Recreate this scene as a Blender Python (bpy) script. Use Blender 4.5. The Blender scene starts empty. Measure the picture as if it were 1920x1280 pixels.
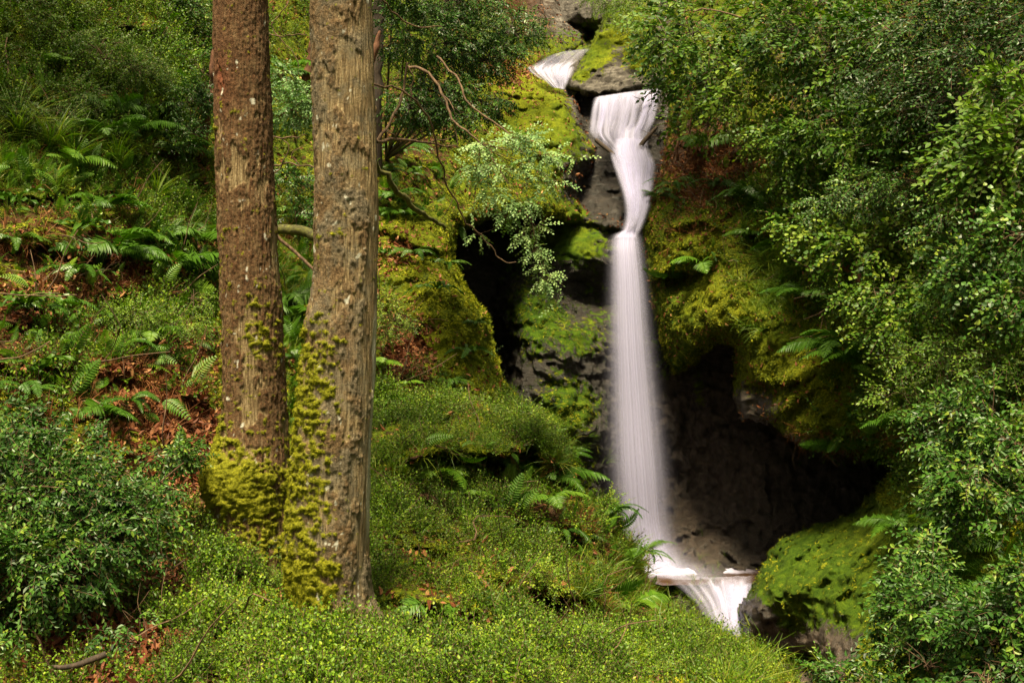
import bpy, math
import numpy as np
from math import radians, sin, cos, pi

# ------------------------------------------------------------------ camera, sky, sun, exposure
scn = bpy.context.scene
F, CX, CY, CAMZ = 2400.0, 960.0, 640.0, 1.6
cam_data = bpy.data.cameras.new('camera')
cam = bpy.data.objects.new('camera', cam_data)
scn.collection.objects.link(cam)
cam.location = (0, 0, CAMZ)
cam.rotation_euler = (radians(90), 0, 0)
cam_data.sensor_width = 36.0
cam_data.lens = 36.0 * F / 1920.0
cam_data.clip_start = 0.1
cam_data.clip_end = 400
scn.camera = cam

SUN_EL, SUN_AZ = radians(69), radians(196)      # azimuth measured from +Y (view direction) towards +X (right)
world = bpy.data.worlds.new('World'); scn.world = world
world.use_nodes = True
wn = world.node_tree
bg = wn.nodes['Background']
sky = wn.nodes.new('ShaderNodeTexSky')
sky.sky_type = 'NISHITA'; sky.sun_disc = False
sky.sun_elevation = SUN_EL; sky.sun_rotation = SUN_AZ
sky.air_density = 1.0; sky.dust_density = 6.0; sky.ozone_density = 0.6
hs = wn.nodes.new('ShaderNodeHueSaturation'); hs.inputs['Saturation'].default_value = 0.30   # an overcast, greyed sky
wn.links.new(sky.outputs[0], hs.inputs['Color']); tint = wn.nodes.new('ShaderNodeMix'); tint.data_type = 'RGBA'; tint.blend_type = 'MULTIPLY'; tint.inputs[0].default_value = 1.0
tint.inputs[7].default_value = (1.0, 0.94, 0.68, 1)      # warm white balance of the picture
wn.links.new(hs.outputs[0], tint.inputs[6]); wn.links.new(tint.outputs[2], bg.inputs[0])
bg.inputs[1].default_value = 0.052
sun_d = bpy.data.lights.new('sun', 'SUN')
sun_d.energy = 5.0; sun_d.angle = radians(15); sun_d.color = (1.0, 0.87, 0.56)
sun = bpy.data.objects.new('sun', sun_d); scn.collection.objects.link(sun)
sx, sy, sz = cos(SUN_EL)*sin(SUN_AZ), cos(SUN_EL)*cos(SUN_AZ), sin(SUN_EL)
import mathutils
sun.rotation_euler = mathutils.Vector((sx, sy, sz)).to_track_quat('Z', 'Y').to_euler()
sun.location = (sx*30, sy*30, sz*30)

scn.view_settings.view_transform = 'Standard'
scn.view_settings.look = 'None'
scn.view_settings.exposure = 1.38
scn.view_settings.gamma = 1.0
scn.view_settings.use_curve_mapping = False
scn.render.engine = 'CYCLES'
cy = scn.cycles
cy.max_bounces = 6; cy.diffuse_bounces = 3; cy.glossy_bounces = 2; cy.transmission_bounces = 3
cy.transparent_max_bounces = 20
cy.use_denoising = True
cy.sample_clamp_indirect = 4.0
cy.caustics_reflective = False; cy.caustics_refractive = False

COL = scn.collection
rng = np.random.default_rng(11)

# ------------------------------------------------------------------ helpers
def P(px, py, d):
    px = np.asarray(px, float); py = np.asarray(py, float); d = np.asarray(d, float)
    return np.stack([(px-CX)/F*d, d + 0*px, CAMZ-(py-CY)/F*d], -1)

def tag(o, label=None, cat=None, group=None, kind=None):
    if label: o['label'] = label
    if cat: o['category'] = cat
    if group: o['group'] = group
    if kind: o['kind'] = kind
    return o

def empty(name, loc):
    o = bpy.data.objects.new(name, None); COL.objects.link(o)
    o.empty_display_size = 0.1
    o.location = [float(v) for v in loc]
    return o

_perm = np.random.default_rng(3).permutation(256)
_perm = np.concatenate([_perm, _perm, _perm])
_grad = np.random.default_rng(4).normal(size=(256, 3)); _grad /= np.linalg.norm(_grad, axis=1)[:, None]
def perlin(p):
    p = np.asarray(p, float); i = np.floor(p).astype(int); f = p - i; i &= 255
    u = f*f*f*(f*(f*6-15)+10)
    def g(dx, dy, dz):
        h = _perm[_perm[_perm[(i[..., 0]+dx)] + i[..., 1]+dy] % 256 + i[..., 2]+dz] % 256
        gr = _grad[h]
        return gr[..., 0]*(f[..., 0]-dx)+gr[..., 1]*(f[..., 1]-dy)+gr[..., 2]*(f[..., 2]-dz)
    l = lambda a, b, t: a+(b-a)*t
    x, y, z = u[..., 0], u[..., 1], u[..., 2]
    return l(l(l(g(0,0,0), g(1,0,0), x), l(g(0,1,0), g(1,1,0), x), y),
             l(l(g(0,0,1), g(1,0,1), x), l(g(0,1,1), g(1,1,1), x), y), z)*1.5
def fbm(p, oct=4, gain=0.5, lac=2.03):
    p = np.asarray(p, float)
    s = 0; a = 1.0
    for k in range(oct):
        s = s + a*perlin(p + 17.3*k); a *= gain; p = p*lac
    return s
def billow(p, oct=3):
    s = 0; a = 1.0
    for k in range(oct):
        s = s + a*(1-2*np.abs(perlin(p+9.1*k))); a *= 0.5; p = p*2.1
    return s
def smooth(x, a, b):
    t = np.clip((x-a)/(b-a), 0, 1); return t*t*(3-2*t)

class TPS:
    def __init__(self, cps):
        c = np.array(cps, float); self.xy = c[:, :2]/500.0; n = len(c)
        K = self.phi(self.xy[:, None]-self.xy[None]) + np.eye(n)*0.002
        A = np.zeros((n+3, n+3)); A[:n, :n] = K; A[:n, n] = 1; A[:n, n+1:] = self.xy
        A[n, :n] = 1; A[n+1:, :n] = self.xy.T
        b = np.zeros(n+3); b[:n] = np.log(c[:, 2])
        self.w = np.linalg.solve(A, b)
    def phi(self, dx):
        r2 = (dx**2).sum(-1)+1e-9; return 0.5*r2*np.log(r2)
    def __call__(self, px, py):
        q = np.stack([px, py], -1)/500.0; n = len(self.xy)
        out = self.w[n]+self.w[n+1]*q[..., 0]+self.w[n+2]*q[..., 1]
        for k in range(n):
            out = out + self.w[k]*self.phi(q-self.xy[k])
        return np.exp(out)

def poly_sd(px, py, poly):
    """signed distance, positive inside"""
    poly = np.array(poly, float); n = len(poly)
    d2 = np.full(px.shape, 1e18); ins = np.zeros(px.shape, bool)
    for k in range(n):
        a = poly[k]; b = poly[(k+1) % n]; e = b-a
        wx = px-a[0]; wy = py-a[1]
        t = np.clip((wx*e[0]+wy*e[1])/(e@e), 0, 1)
        d2 = np.minimum(d2, (wx-e[0]*t)**2+(wy-e[1]*t)**2)
        c = ((a[1] <= py) & (b[1] > py)) | ((b[1] <= py) & (a[1] > py))
        with np.errstate(divide='ignore', invalid='ignore'):
            xi = a[0]+(py-a[1])*e[0]/(e[1] if e[1] != 0 else 1e-9)
        ins ^= c & (px < xi)
    return np.where(ins, 1, -1)*np.sqrt(d2)

def ell(px, py, cx, cy_, rx, ry, ang=0):
    a = radians(ang); dx = px-cx; dy = py-cy_
    u = dx*cos(a)+dy*sin(a); v = -dx*sin(a)+dy*cos(a)
    return np.exp(-((u/rx)**2+(v/ry)**2))

def mesh_obj(name, V, Q, mats, parent=None, attrs=None, matidx=None, shade_smooth=False, uv=None):
    V = np.ascontiguousarray(V, np.float32); Q = np.ascontiguousarray(Q, np.int32)
    me = bpy.data.meshes.new(name)
    k = Q.shape[1]
    me.vertices.add(len(V)); me.vertices.foreach_set('co', V.ravel())
    me.loops.add(Q.size); me.loops.foreach_set('vertex_index', Q.ravel())
    me.polygons.add(len(Q)); me.polygons.foreach_set('loop_start', np.arange(0, Q.size, k, dtype=np.int32))
    if matidx is not None: me.polygons.foreach_set('material_index', np.ascontiguousarray(matidx, np.int32))
    me.update(calc_edges=True)
    if attrs:
        for nm, arr in attrs.items():
            at = me.attributes.new(nm, 'FLOAT', 'POINT')
            at.data.foreach_set('value', np.ascontiguousarray(arr, np.float32))
    if uv is not None:
        l = me.uv_layers.new(name='UVMap')
        l.data.foreach_set('uv', np.ascontiguousarray(uv[Q.ravel()], np.float32).ravel())
    for m in (mats if isinstance(mats, (list, tuple)) else [mats]): me.materials.append(m)
    me.polygons.foreach_set('use_smooth', np.full(len(Q), shade_smooth))
    o = bpy.data.objects.new(name, me); COL.objects.link(o)
    if parent is not None:
        o.parent = parent
        # vertices are given in world space: bring them to the parent's space
        M = parent.location
        pp = parent.parent
        off = np.array(M, np.float32)
        if pp is not None: off = off + np.array(pp.location, np.float32)
        me.vertices.foreach_set('co', (V-off).ravel())
    return o

class MB:
    """collects quads"""
    def __init__(s): s.V = []; s.Q = []; s.T = []; s.M = []; s.n = 0
    def add(s, V, Q, tone=0.5, mi=0):
        s.V.append(V); s.Q.append(Q+s.n); s.n += len(V)
        s.T.append(np.broadcast_to(tone, (len(V),)).astype(np.float32)); s.M.append(np.broadcast_to(mi, (len(Q),)))
        return s
    def build(s, name, mats, parent=None, smooth=False):
        return mesh_obj(name, np.concatenate(s.V), np.concatenate(s.Q), mats, parent,
                        {'tone': np.concatenate(s.T)}, np.concatenate(s.M), smooth)

def catmull(pts, n):
    pts = np.array(pts, float)
    if len(pts) < 3:
        t = np.linspace(0, 1, n)[:, None]; return pts[0]*(1-t)+pts[-1]*t
    ext = np.vstack([2*pts[0]-pts[1], pts, 2*pts[-1]-pts[-2]])
    t = np.linspace(0, len(pts)-1-1e-6, n); i = t.astype(int); f = (t-i)[:, None]
    a, b, c, d = ext[i], ext[i+1], ext[i+2], ext[i+3]
    return 0.5*((2*b)+(-a+c)*f+(2*a-5*b+4*c-d)*f**2+(-a+3*b-3*c+d)*f**3)

def tube(pts, radii, sides=5, n=None, wob=0.0):
    """quads of a tapered tube through world points"""
    pts = np.array(pts, float)
    n = n or max(3, (len(pts)-1)*4+1)
    C = catmull(pts, n)
    if wob: C = C + wob*np.stack([perlin(C*9+3), perlin(C*9+31), perlin(C*9+77)], -1)
    R = np.interp(np.linspace(0, 1, n), np.linspace(0, 1, len(np.atleast_1d(radii))), np.atleast_1d(radii))
    T = np.gradient(C, axis=0); T /= np.linalg.norm(T, axis=1)[:, None]+1e-9
    ref = np.array([0.31, 0.17, 0.93]); 
    A = np.cross(T, ref); A /= np.linalg.norm(A, axis=1)[:, None]+1e-9
    B = np.cross(T, A)
    th = np.linspace(0, 2*pi, sides, endpoint=False)
    V = C[:, None]+R[:, None, None]*(np.cos(th)[None, :, None]*A[:, None]+np.sin(th)[None, :, None]*B[:, None])
    V = V.reshape(-1, 3)
    i, j = np.meshgrid(np.arange(n-1), np.arange(sides), indexing='ij')
    j2 = (j+1) % sides
    Q = np.stack([i*sides+j, i*sides+j2, (i+1)*sides+j2, (i+1)*sides+j], -1).reshape(-1, 4)
    return V, Q

# ------------------------------------------------------------------ materials
def new_mat(name):
    m = bpy.data.materials.new(name); m.use_nodes = True
    nt = m.node_tree; nt.nodes.clear()
    out = nt.nodes.new('ShaderNodeOutputMaterial')
    return m, nt, out
def N(nt, typ, **kw):
    n = nt.nodes.new(typ)
    for k, v in kw.items():
        if k.startswith('i_'):
            key = k[2:]; key = int(key) if key.isdigit() else key
            n.inputs[key].default_value = v
        else: setattr(n, k, v)
    return n
def ramp(nt, fac, stops):
    r = nt.nodes.new('ShaderNodeValToRGB'); e = r.color_ramp.elements
    while len(e) < len(stops): e.new(0.5)
    for el, (p, c) in zip(e, stops): el.position = p; el.color = (*c, 1)
    nt.links.new(fac, r.inputs[0]); return r.outputs[0]
def noise(nt, scale, detail=4, rough=0.6, vec=None, dist=0.0):
    n = N(nt, 'ShaderNodeTexNoise'); n.inputs['Scale'].default_value = scale
    n.inputs['Detail'].default_value = detail; n.inputs['Roughness'].default_value = rough
    n.inputs['Distortion'].default_value = dist
    if vec is None:
        tc = N(nt, 'ShaderNodeNewGeometry'); vec = tc.outputs['Position']
    nt.links.new(vec, n.inputs['Vector']); return n.outputs[0]
def math_n(nt, op, a, b=None, c=None, clamp=False):
    n = nt.nodes.new('ShaderNodeMath'); n.operation = op; n.use_clamp = clamp
    for k, v in enumerate((a, b, c)):
        if v is None: continue
        if isinstance(v, (int, float)): n.inputs[k].default_value = v
        else: nt.links.new(v, n.inputs[k])
    return n.outputs[0]
def mixc(nt, f, a, b):
    n = nt.nodes.new('ShaderNodeMix'); n.data_type = 'RGBA'
    if isinstance(f, (int, float)): n.inputs[0].default_value = f
    else: nt.links.new(f, n.inputs[0])
    for k, v in ((6, a), (7, b)):
        if isinstance(v, tuple): n.inputs[k].default_value = (*v, 1)
        else: nt.links.new(v, n.inputs[k])
    return n.outputs[2]
def attr(nt, name):
    return N(nt, 'ShaderNodeAttribute', attribute_name=name).outputs['Fac']
def thresh(nt, v, a, b):
    n = nt.nodes.new('ShaderNodeMapRange'); n.interpolation_type = 'SMOOTHSTEP'
    nt.links.new(v, n.inputs[0]); n.inputs[1].default_value = a; n.inputs[2].default_value = b
    return n.outputs[0]

def leaf_mat(name, stops, rough=0.45, trans=0.3, tcol=(1.2, 1.5, 0.3), spec=0.22):
    trans *= 0.65; stops = [(p_, (c_[0]*(1.12 if c_[1] > c_[0] else 1.15), c_[1], c_[2]*(0.45 if c_[1] > c_[0] else 0.8))) for p_, c_ in stops]
    m, nt, out = new_mat(name)
    col = ramp(nt, attr(nt, 'tone'), stops)
    p = N(nt, 'ShaderNodeBsdfPrincipled'); nt.links.new(col, p.inputs['Base Color'])
    p.inputs['Roughness'].default_value = rough; p.inputs['Specular IOR Level'].default_value = spec
    if trans > 0:
        t = N(nt, 'ShaderNodeBsdfTranslucent')
        mul = N(nt, 'ShaderNodeMix', data_type='RGBA', blend_type='MULTIPLY'); mul.inputs[0].default_value = 1
        nt.links.new(col, mul.inputs[6]); mul.inputs[7].default_value = (*tcol, 1)
        nt.links.new(mul.outputs[2], t.inputs[0])
        mx = N(nt, 'ShaderNodeMixShader'); mx.inputs[0].default_value = trans
        nt.links.new(p.outputs[0], mx.inputs[1]); nt.links.new(t.outputs[0], mx.inputs[2])
        nt.links.new(mx.outputs[0], out.inputs[0])
    else: nt.links.new(p.outputs[0], out.inputs[0])
    return m

M = {}
M['holly'] = leaf_mat('holly_leaf', [(0, (0.008, 0.030, 0.008)), (0.5, (0.026, 0.085, 0.020)), (0.8, (0.065, 0.155, 0.038)), (1, (0.15, 0.22, 0.055))], 0.42, 0.15, spec=0.28)
M['beech'] = leaf_mat('beech_leaf', [(0, (0.020, 0.055, 0.012)), (0.5, (0.048, 0.120, 0.022)), (1, (0.12, 0.20, 0.04))], 0.42, 0.35)
M['spray'] = leaf_mat('spray_leaf', [(0, (0.05, 0.12, 0.09)), (0.5, (0.13, 0.26, 0.20)), (1, (0.24, 0.38, 0.30))], 0.38, 0.25)
M['bil'] = leaf_mat('bilberry_leaf', [(0, (0.014, 0.045, 0.006)), (0.45, (0.058, 0.135, 0.013)), (0.8, (0.130, 0.240, 0.028)), (1, (0.22, 0.30, 0.040))], 0.45, 0.35)
M['fern'] = leaf_mat('fern_leaf', [(0, (0.022, 0.070, 0.012)), (0.5, (0.060, 0.150, 0.025)), (1, (0.14, 0.24, 0.04))], 0.42, 0.35)
M['darkfern'] = leaf_mat('dark_fern_leaf', [(0, (0.012, 0.040, 0.014)), (0.5, (0.034, 0.095, 0.018)), (1, (0.10, 0.17, 0.035))], 0.32, 0.2)
M['deadfern'] = leaf_mat('dead_fern', [(0, (0.07, 0.025, 0.010)), (1, (0.20, 0.09, 0.035))], 0.7, 0.1, (1, 1, 1))
M['grass'] = leaf_mat('grass_blade', [(0, (0.030, 0.080, 0.010)), (0.55, (0.085, 0.165, 0.022)), (1, (0.20, 0.22, 0.05))], 0.45, 0.35)
M['mosstuft'] = leaf_mat('moss_tuft', [(0, (0.030, 0.055, 0.004)), (0.5, (0.11, 0.145, 0.008)), (1, (0.28, 0.29, 0.016))], 0.8, 0.25)
M['ivy'] = leaf_mat('ivy_leaf', [(0, (0.012, 0.045, 0.010)), (0.5, (0.050, 0.122, 0.018)), (1, (0.17, 0.25, 0.05))], 0.45, 0.25, spec=0.22)
M['deadleaf'] = leaf_mat('dead_leaf', [(0, (0.055, 0.016, 0.009)), (0.5, (0.14, 0.050, 0.026)), (0.85, (0.24, 0.115, 0.06)), (1, (0.33, 0.20, 0.10))], 0.6, 0.12, (1, .8, .6))

def bark_mat(name, c0, c1, c2, scale=(40, 40, 6)):
    m, nt, out = new_mat(name)
    geo = N(nt, 'ShaderNodeNewGeometry')
    mp = N(nt, 'ShaderNodeMapping'); mp.inputs['Scale'].default_value = scale
    nt.links.new(geo.outputs['Position'], mp.inputs[0])
    f = noise(nt, 1.0, 5, 0.65, mp.outputs[0])
    col = ramp(nt, f, [(0.3, c0), (0.5, c1), (0.7, c2)])
    p = N(nt, 'ShaderNodeBsdfPrincipled'); nt.links.new(col, p.inputs['Base Color'])
    p.inputs['Roughness'].default_value = 0.85
    b = N(nt, 'ShaderNodeBump'); b.inputs['Strength'].default_value = 0.8; b.inputs['Distance'].default_value = 0.01
    nt.links.new(f, b.inputs['Height']); nt.links.new(b.outputs[0], p.inputs['Normal'])
    nt.links.new(p.outputs[0], out.inputs[0])
    return m
M['twig'] = bark_mat('twig_bark', (0.03, 0.016, 0.009), (0.10, 0.055, 0.030), (0.22, 0.13, 0.075))
M['darktwig'] = bark_mat('dark_wood', (0.012, 0.008, 0.006), (0.035, 0.020, 0.013), (0.07, 0.045, 0.03))
M['redbark'] = bark_mat('red_bark', (0.04, 0.014, 0.007), (0.12, 0.045, 0.022), (0.20, 0.09, 0.045))
M['mossbranch'] = bark_mat('mossy_bark', (0.025, 0.018, 0.008), (0.07, 0.065, 0.012), (0.13, 0.13, 0.018), (25, 25, 25))

def trunk_material(cr, grey=False):
    m, nt, out = new_mat('trunk_bark')
    geo = N(nt, 'ShaderNodeNewGeometry')
    mp = N(nt, 'ShaderNodeMapping'); mp.inputs['Scale'].default_value = (95, 95, 7)
    nt.links.new(geo.outputs['Position'], mp.inputs[0])
    fiber = noise(nt, 1.0, 4, 0.7, mp.outputs[0])
    fine = noise(nt, 75, 5, 0.75)
    mid = noise(nt, 14, 4, 0.6)
    plate = attr(nt, 'plate'); moss = attr(nt, 'moss'); pale = attr(nt, 'pale')
    wood = ramp(nt, fiber, [(0.30, (0.030, 0.018, 0.009)), (0.44, (0.16, 0.105, 0.052)), (0.58, (0.31, 0.225, 0.12)), (0.75, (0.50, 0.41, 0.27))])
    red = attr(nt, 'red')
    wood = mixc(nt, red, wood, ramp(nt, fiber, [(0.3, (0.10, 0.028, 0.015)), (0.6, (0.28, 0.095, 0.05))]))
    rb = (1.0, 1.0, 1.0) if grey else (1.25, .92, .8)
    crust = ramp(nt, fine, [(0.34, tuple(cr*v*w_ for v, w_ in zip((0.020, 0.010, 0.005), rb))), (0.5, tuple(cr*v*w_ for v, w_ in zip((0.072, 0.042, 0.020), rb))), (0.68, tuple(cr*v*w_ for v, w_ in zip((0.18, 0.112, 0.058), rb)))])
    c = mixc(nt, plate, wood, crust)
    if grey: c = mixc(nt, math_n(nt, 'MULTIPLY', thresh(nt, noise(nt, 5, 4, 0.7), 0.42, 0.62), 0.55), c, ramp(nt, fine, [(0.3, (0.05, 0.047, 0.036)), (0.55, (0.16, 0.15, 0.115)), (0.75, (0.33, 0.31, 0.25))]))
    mo = ramp(nt, fine, [(0.3, (0.050, 0.052, 0.005)), (0.50, (0.20, 0.20, 0.010)), (0.72, (0.40, 0.38, 0.022))])
    c = mixc(nt, moss, c, mo)
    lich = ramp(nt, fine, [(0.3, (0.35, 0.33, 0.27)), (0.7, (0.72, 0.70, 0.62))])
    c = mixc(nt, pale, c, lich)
    p = N(nt, 'ShaderNodeBsdfPrincipled'); nt.links.new(c, p.inputs['Base Color'])
    p.inputs['Roughness'].default_value = 0.9; p.inputs['Specular IOR Level'].default_value = 0.2
    h = math_n(nt, 'ADD', math_n(nt, 'MULTIPLY', fiber, 0.6), math_n(nt, 'MULTIPLY', fine, 0.5))
    b = N(nt, 'ShaderNodeBump'); b.inputs['Strength'].default_value = 1.0; b.inputs['Distance'].default_value = 0.03
    nt.links.new(h, b.inputs['Height']); nt.links.new(b.outputs[0], p.inputs['Normal'])
    nt.links.new(p.outputs[0], out.inputs[0])
    return m
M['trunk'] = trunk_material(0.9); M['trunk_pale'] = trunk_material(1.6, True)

def terrain_material():
    m, nt, out = new_mat('earth_moss_rock')
    n_big = noise(nt, 2.2, 5, 0.6); n_mid = noise(nt, 9, 5, 0.65); n_fine = noise(nt, 55, 4, 0.7); n_vf = noise(nt, 170, 3, 0.7)
    geo = N(nt, 'ShaderNodeNewGeometry')
    mp = N(nt, 'ShaderNodeMapping'); mp.inputs['Scale'].default_value = (3, 3, 16); mp.inputs['Rotation'].default_value = (0.3, 0.35, 0)
    nt.links.new(geo.outputs['Position'], mp.inputs[0])
    strata = noise(nt, 1.0, 5, 0.7, mp.outputs[0])
    moss = attr(nt, 'moss'); soil = attr(nt, 'soil'); wet = attr(nt, 'wet')
    yel = attr(nt, 'yellow')
    # rock
    dark = ramp(nt, strata, [(0.3, (0.008, 0.006, 0.005)), (0.5, (0.020, 0.015, 0.012)), (0.72, (0.072, 0.054, 0.044))])
    brown = attr(nt, 'brown')
    dark = mixc(nt, brown, dark, ramp(nt, n_mid, [(0.3, (0.020, 0.014, 0.011)), (0.7, (0.19, 0.135, 0.105))]))
    pale = ramp(nt, math_n(nt, 'ADD', math_n(nt, 'MULTIPLY', n_mid, 0.5), math_n(nt, 'MULTIPLY', strata, 0.5)), [(0.36, (0.018, 0.014, 0.012)), (0.5, (0.11, 0.095, 0.085)), (0.66, (0.30, 0.27, 0.245))])
    rock = mixc(nt, wet, pale, dark)
    so = ramp(nt, n_fine, [(0.3, (0.022, 0.011, 0.006)), (0.55, (0.085, 0.038, 0.017)), (0.75, (0.20, 0.09, 0.042))])
    base = mixc(nt, soil, rock, so)
    mg = ramp(nt, math_n(nt, 'ADD', math_n(nt, 'MULTIPLY', n_mid, 0.55), math_n(nt, 'MULTIPLY', n_fine, 0.45)),
              [(0.32, (0.010, 0.024, 0.002)), (0.5, (0.040, 0.082, 0.004)), (0.66, (0.095, 0.15, 0.008))])
    my = ramp(nt, math_n(nt, 'ADD', math_n(nt, 'MULTIPLY', n_mid, 0.5), math_n(nt, 'MULTIPLY', n_fine, 0.5)),
              [(0.32, (0.045, 0.052, 0.003)), (0.5, (0.155, 0.170, 0.006)), (0.66, (0.31, 0.32, 0.012))])
    mc = mixc(nt, yel, mg, my)
    f = math_n(nt, 'ADD', moss, math_n(nt, 'MULTIPLY', math_n(nt, 'SUBTRACT', n_mid, 0.5), 1.6))
    f = thresh(nt, f, 0.40, 0.60)
    c = mixc(nt, f, base, mc)
    p = N(nt, 'ShaderNodeBsdfPrincipled'); nt.links.new(c, p.inputs['Base Color'])
    r = math_n(nt, 'SUBTRACT', 0.9, math_n(nt, 'MULTIPLY', wet, 0.52))
    r = math_n(nt, 'MAXIMUM', r, math_n(nt, 'MULTIPLY', f, 0.92))
    nt.links.new(r, p.inputs['Roughness']); nt.links.new(math_n(nt, 'ADD', 0.12, math_n(nt, 'MULTIPLY', math_n(nt, 'MULTIPLY', wet, 0.4), math_n(nt, 'SUBTRACT', 1.0, f))), p.inputs['Specular IOR Level'])
    h = math_n(nt, 'ADD', math_n(nt, 'MULTIPLY', n_fine, 0.8), math_n(nt, 'MULTIPLY', n_vf, 0.35))
    h = math_n(nt, 'ADD', h, math_n(nt, 'MULTIPLY', strata, math_n(nt, 'MULTIPLY', math_n(nt, 'SUBTRACT', 1.0, f), 1.2)))
    b = N(nt, 'ShaderNodeBump'); b.inputs['Strength'].default_value = 1.0; b.inputs['Distance'].default_value = 0.035
    nt.links.new(h, b.inputs['Height']); nt.links.new(b.outputs[0], p.inputs['Normal'])
    nt.links.new(p.outputs[0], out.inputs[0])
    return m
M['terrain'] = terrain_material()

def water_material(name, us=26, vs=1.2, lo=0.30, hi=0.62, opac=1.0, col=(0.80, 0.77, 0.79), lowa=0.55, higha=0.5):
    m, nt, out = new_mat(name)
    uv = N(nt, 'ShaderNodeUVMap')
    mp = N(nt, 'ShaderNodeMapping'); mp.inputs['Scale'].default_value = (us, vs, 1)
    nt.links.new(uv.outputs[0], mp.inputs[0])
    s = noise(nt, 1.0, 4, 0.6, mp.outputs[0], 0.2)
    a = attr(nt, 'alpha')
    st = thresh(nt, s, lo, hi)
    # alpha: dense where the attribute is high, streaky where it thins out
    al = math_n(nt, 'ADD', math_n(nt, 'MULTIPLY', a, math_n(nt, 'ADD', math_n(nt, 'MULTIPLY', st, higha), lowa)), 0)
    al = math_n(nt, 'MULTIPLY', al, opac, clamp=True)
    c = mixc(nt, st, tuple(x*0.86 for x in col), col)
    d = N(nt, 'ShaderNodeBsdfDiffuse'); nt.links.new(c, d.inputs[0])
    t = N(nt, 'ShaderNodeBsdfTranslucent'); nt.links.new(c, t.inputs[0])
    mx = N(nt, 'ShaderNodeMixShader'); mx.inputs[0].default_value = 0.4
    nt.links.new(d.outputs[0], mx.inputs[1]); nt.links.new(t.outputs[0], mx.inputs[2])
    tr = N(nt, 'ShaderNodeBsdfTransparent')
    m2 = N(nt, 'ShaderNodeMixShader'); nt.links.new(al, m2.inputs[0])
    nt.links.new(tr.outputs[0], m2.inputs[1]); nt.links.new(mx.outputs[0], m2.inputs[2])
    nt.links.new(m2.outputs[0], out.inputs[0])
    return m
M['fall'] = water_material('falling_water', 34, 0.5, 0.30, 0.74, col=(0.62, 0.60, 0.84))
M['cascade'] = water_material('cascade_water', 9, 0.9, 0.30, 0.70, col=(0.62, 0.60, 0.84), lowa=0.72, higha=0.32)
M['veil'] = water_material('veil_water', 17, 0.8, 0.40, 0.60, col=(0.62, 0.60, 0.84), lowa=0.12, higha=0.95)

def pool_material():
    m, nt, out = new_mat('pool_water')
    foam = attr(nt, 'alpha')
    n = noise(nt, 5, 3, 0.5)
    p = N(nt, 'ShaderNodeBsdfPrincipled')
    f = thresh(nt, math_n(nt, 'ADD', foam, math_n(nt, 'MULTIPLY', math_n(nt, 'SUBTRACT', n, 0.5), 0.35)), 0.15, 0.75)
    c = mixc(nt, f, (0.05, 0.026, 0.014), (0.46, 0.44, 0.62))
    nt.links.new(c, p.inputs['Base Color'])
    nt.links.new(math_n(nt, 'ADD', math_n(nt, 'MULTIPLY', f, 0.7), 0.12), p.inputs['Roughness'])
    nt.links.new(p.outputs[0], out.inputs[0])
    return m
M['pool'] = pool_material()

# ------------------------------------------------------------------ terrain: one continuous relief made of five bodies
def axis(lo, hi, a, b, step, far):
    return np.concatenate([np.arange(lo, a, far), np.arange(a, b, step), np.arange(b, hi+far, far)])
XS = axis(-1200, 3300, -60, 1980, 3.2, 26.0); YS = axis(-560, 1700, -60, 1340, 3.2, 22.0)
PX, PY = np.meshgrid(XS, YS)
pn = np.stack([PX/70, PY/70, 0*PX], -1)
WX = PX + 7*perlin(pn) + 4*perlin(pn*3.1+5); WY = PY + 7*perlin(pn+40) + 4*perlin(pn*3.1+45)

gorge_cp = [(860,430,21.2),(860,800,19.4),(1000,450,21.8),(1150,450,21.6),(1000,620,20.5),(1100,800,20.2),(1180,700,21.2),(1300,700,21.6),
 (1300,1000,20.9),(1400,900,21),(1500,900,20),(1600,850,19.5),(1200,1060,20.0),(1400,1060,19.6),(1200,1150,18.0),(1450,1200,16.6),(1550,1280,14.6),
 (1000,1000,19.2),(1200,300,22.4),(1200,200,22.8),(1230,0,27),(1100,100,26.5),(1000,0,31),(960,-600,46),(-600,600,27),(2500,600,27),
 (1900,0,30),(1920,1280,16),(960,1700,12),(0,1700,12),(2500,1700,12),(1330,1080,18.7),(1330,1180,17.4)]
left_poly = [(-1500,-700),(1160,-700),(1130,20),(1095,92),(1010,128),(1040,165),(1088,186),(1100,240),(1140,290),(1168,345),(1176,400),(1172,440),
 (1130,440),(1080,425),(1000,405),(920,415),(862,425),(850,480),(862,525),(890,560),(915,600),(925,660),(940,710),(985,770),(1020,800),(1060,1800),(-1500,1800)]
left_cp = [(-600,-400,17),(-600,600,9.2),(-600,1600,4),(0,-400,19.5),(0,0,14.8),(0,300,12.6),(0,600,10.6),(0,900,8.9),(0,1280,6.9),(0,1700,4.2),
 (350,-300,21),(350,0,17.5),(350,300,14.6),(350,600,12.1),(350,900,9.9),(350,1100,8.3),(350,1280,6.8),(560,0,20.5),(560,300,17.2),(560,600,13.8),(560,850,11.4),
 (640,1180,8.5),(700,0,22.5),(700,300,17.8),(720,600,14.6),(760,790,13.0),(850,0,25),(850,250,20),(1000,0,29),(950,200,23),(1060,-50,32),
 (1060,80,28),(1000,-400,46),(1010,130,25.2),(1060,170,23.6),(1100,250,22.6),(1172,400,21.1),(1100,420,20.9),(1000,395,19.9),(950,330,20.4),(870,430,17.6),(925,650,15.6),(985,770,15.0),
 (820,560,14.9),(900,1000,13.4),(700,1000,10.8),(900,1280,9.5),(700,1280,7.6),(960,1700,4.6)]
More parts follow.
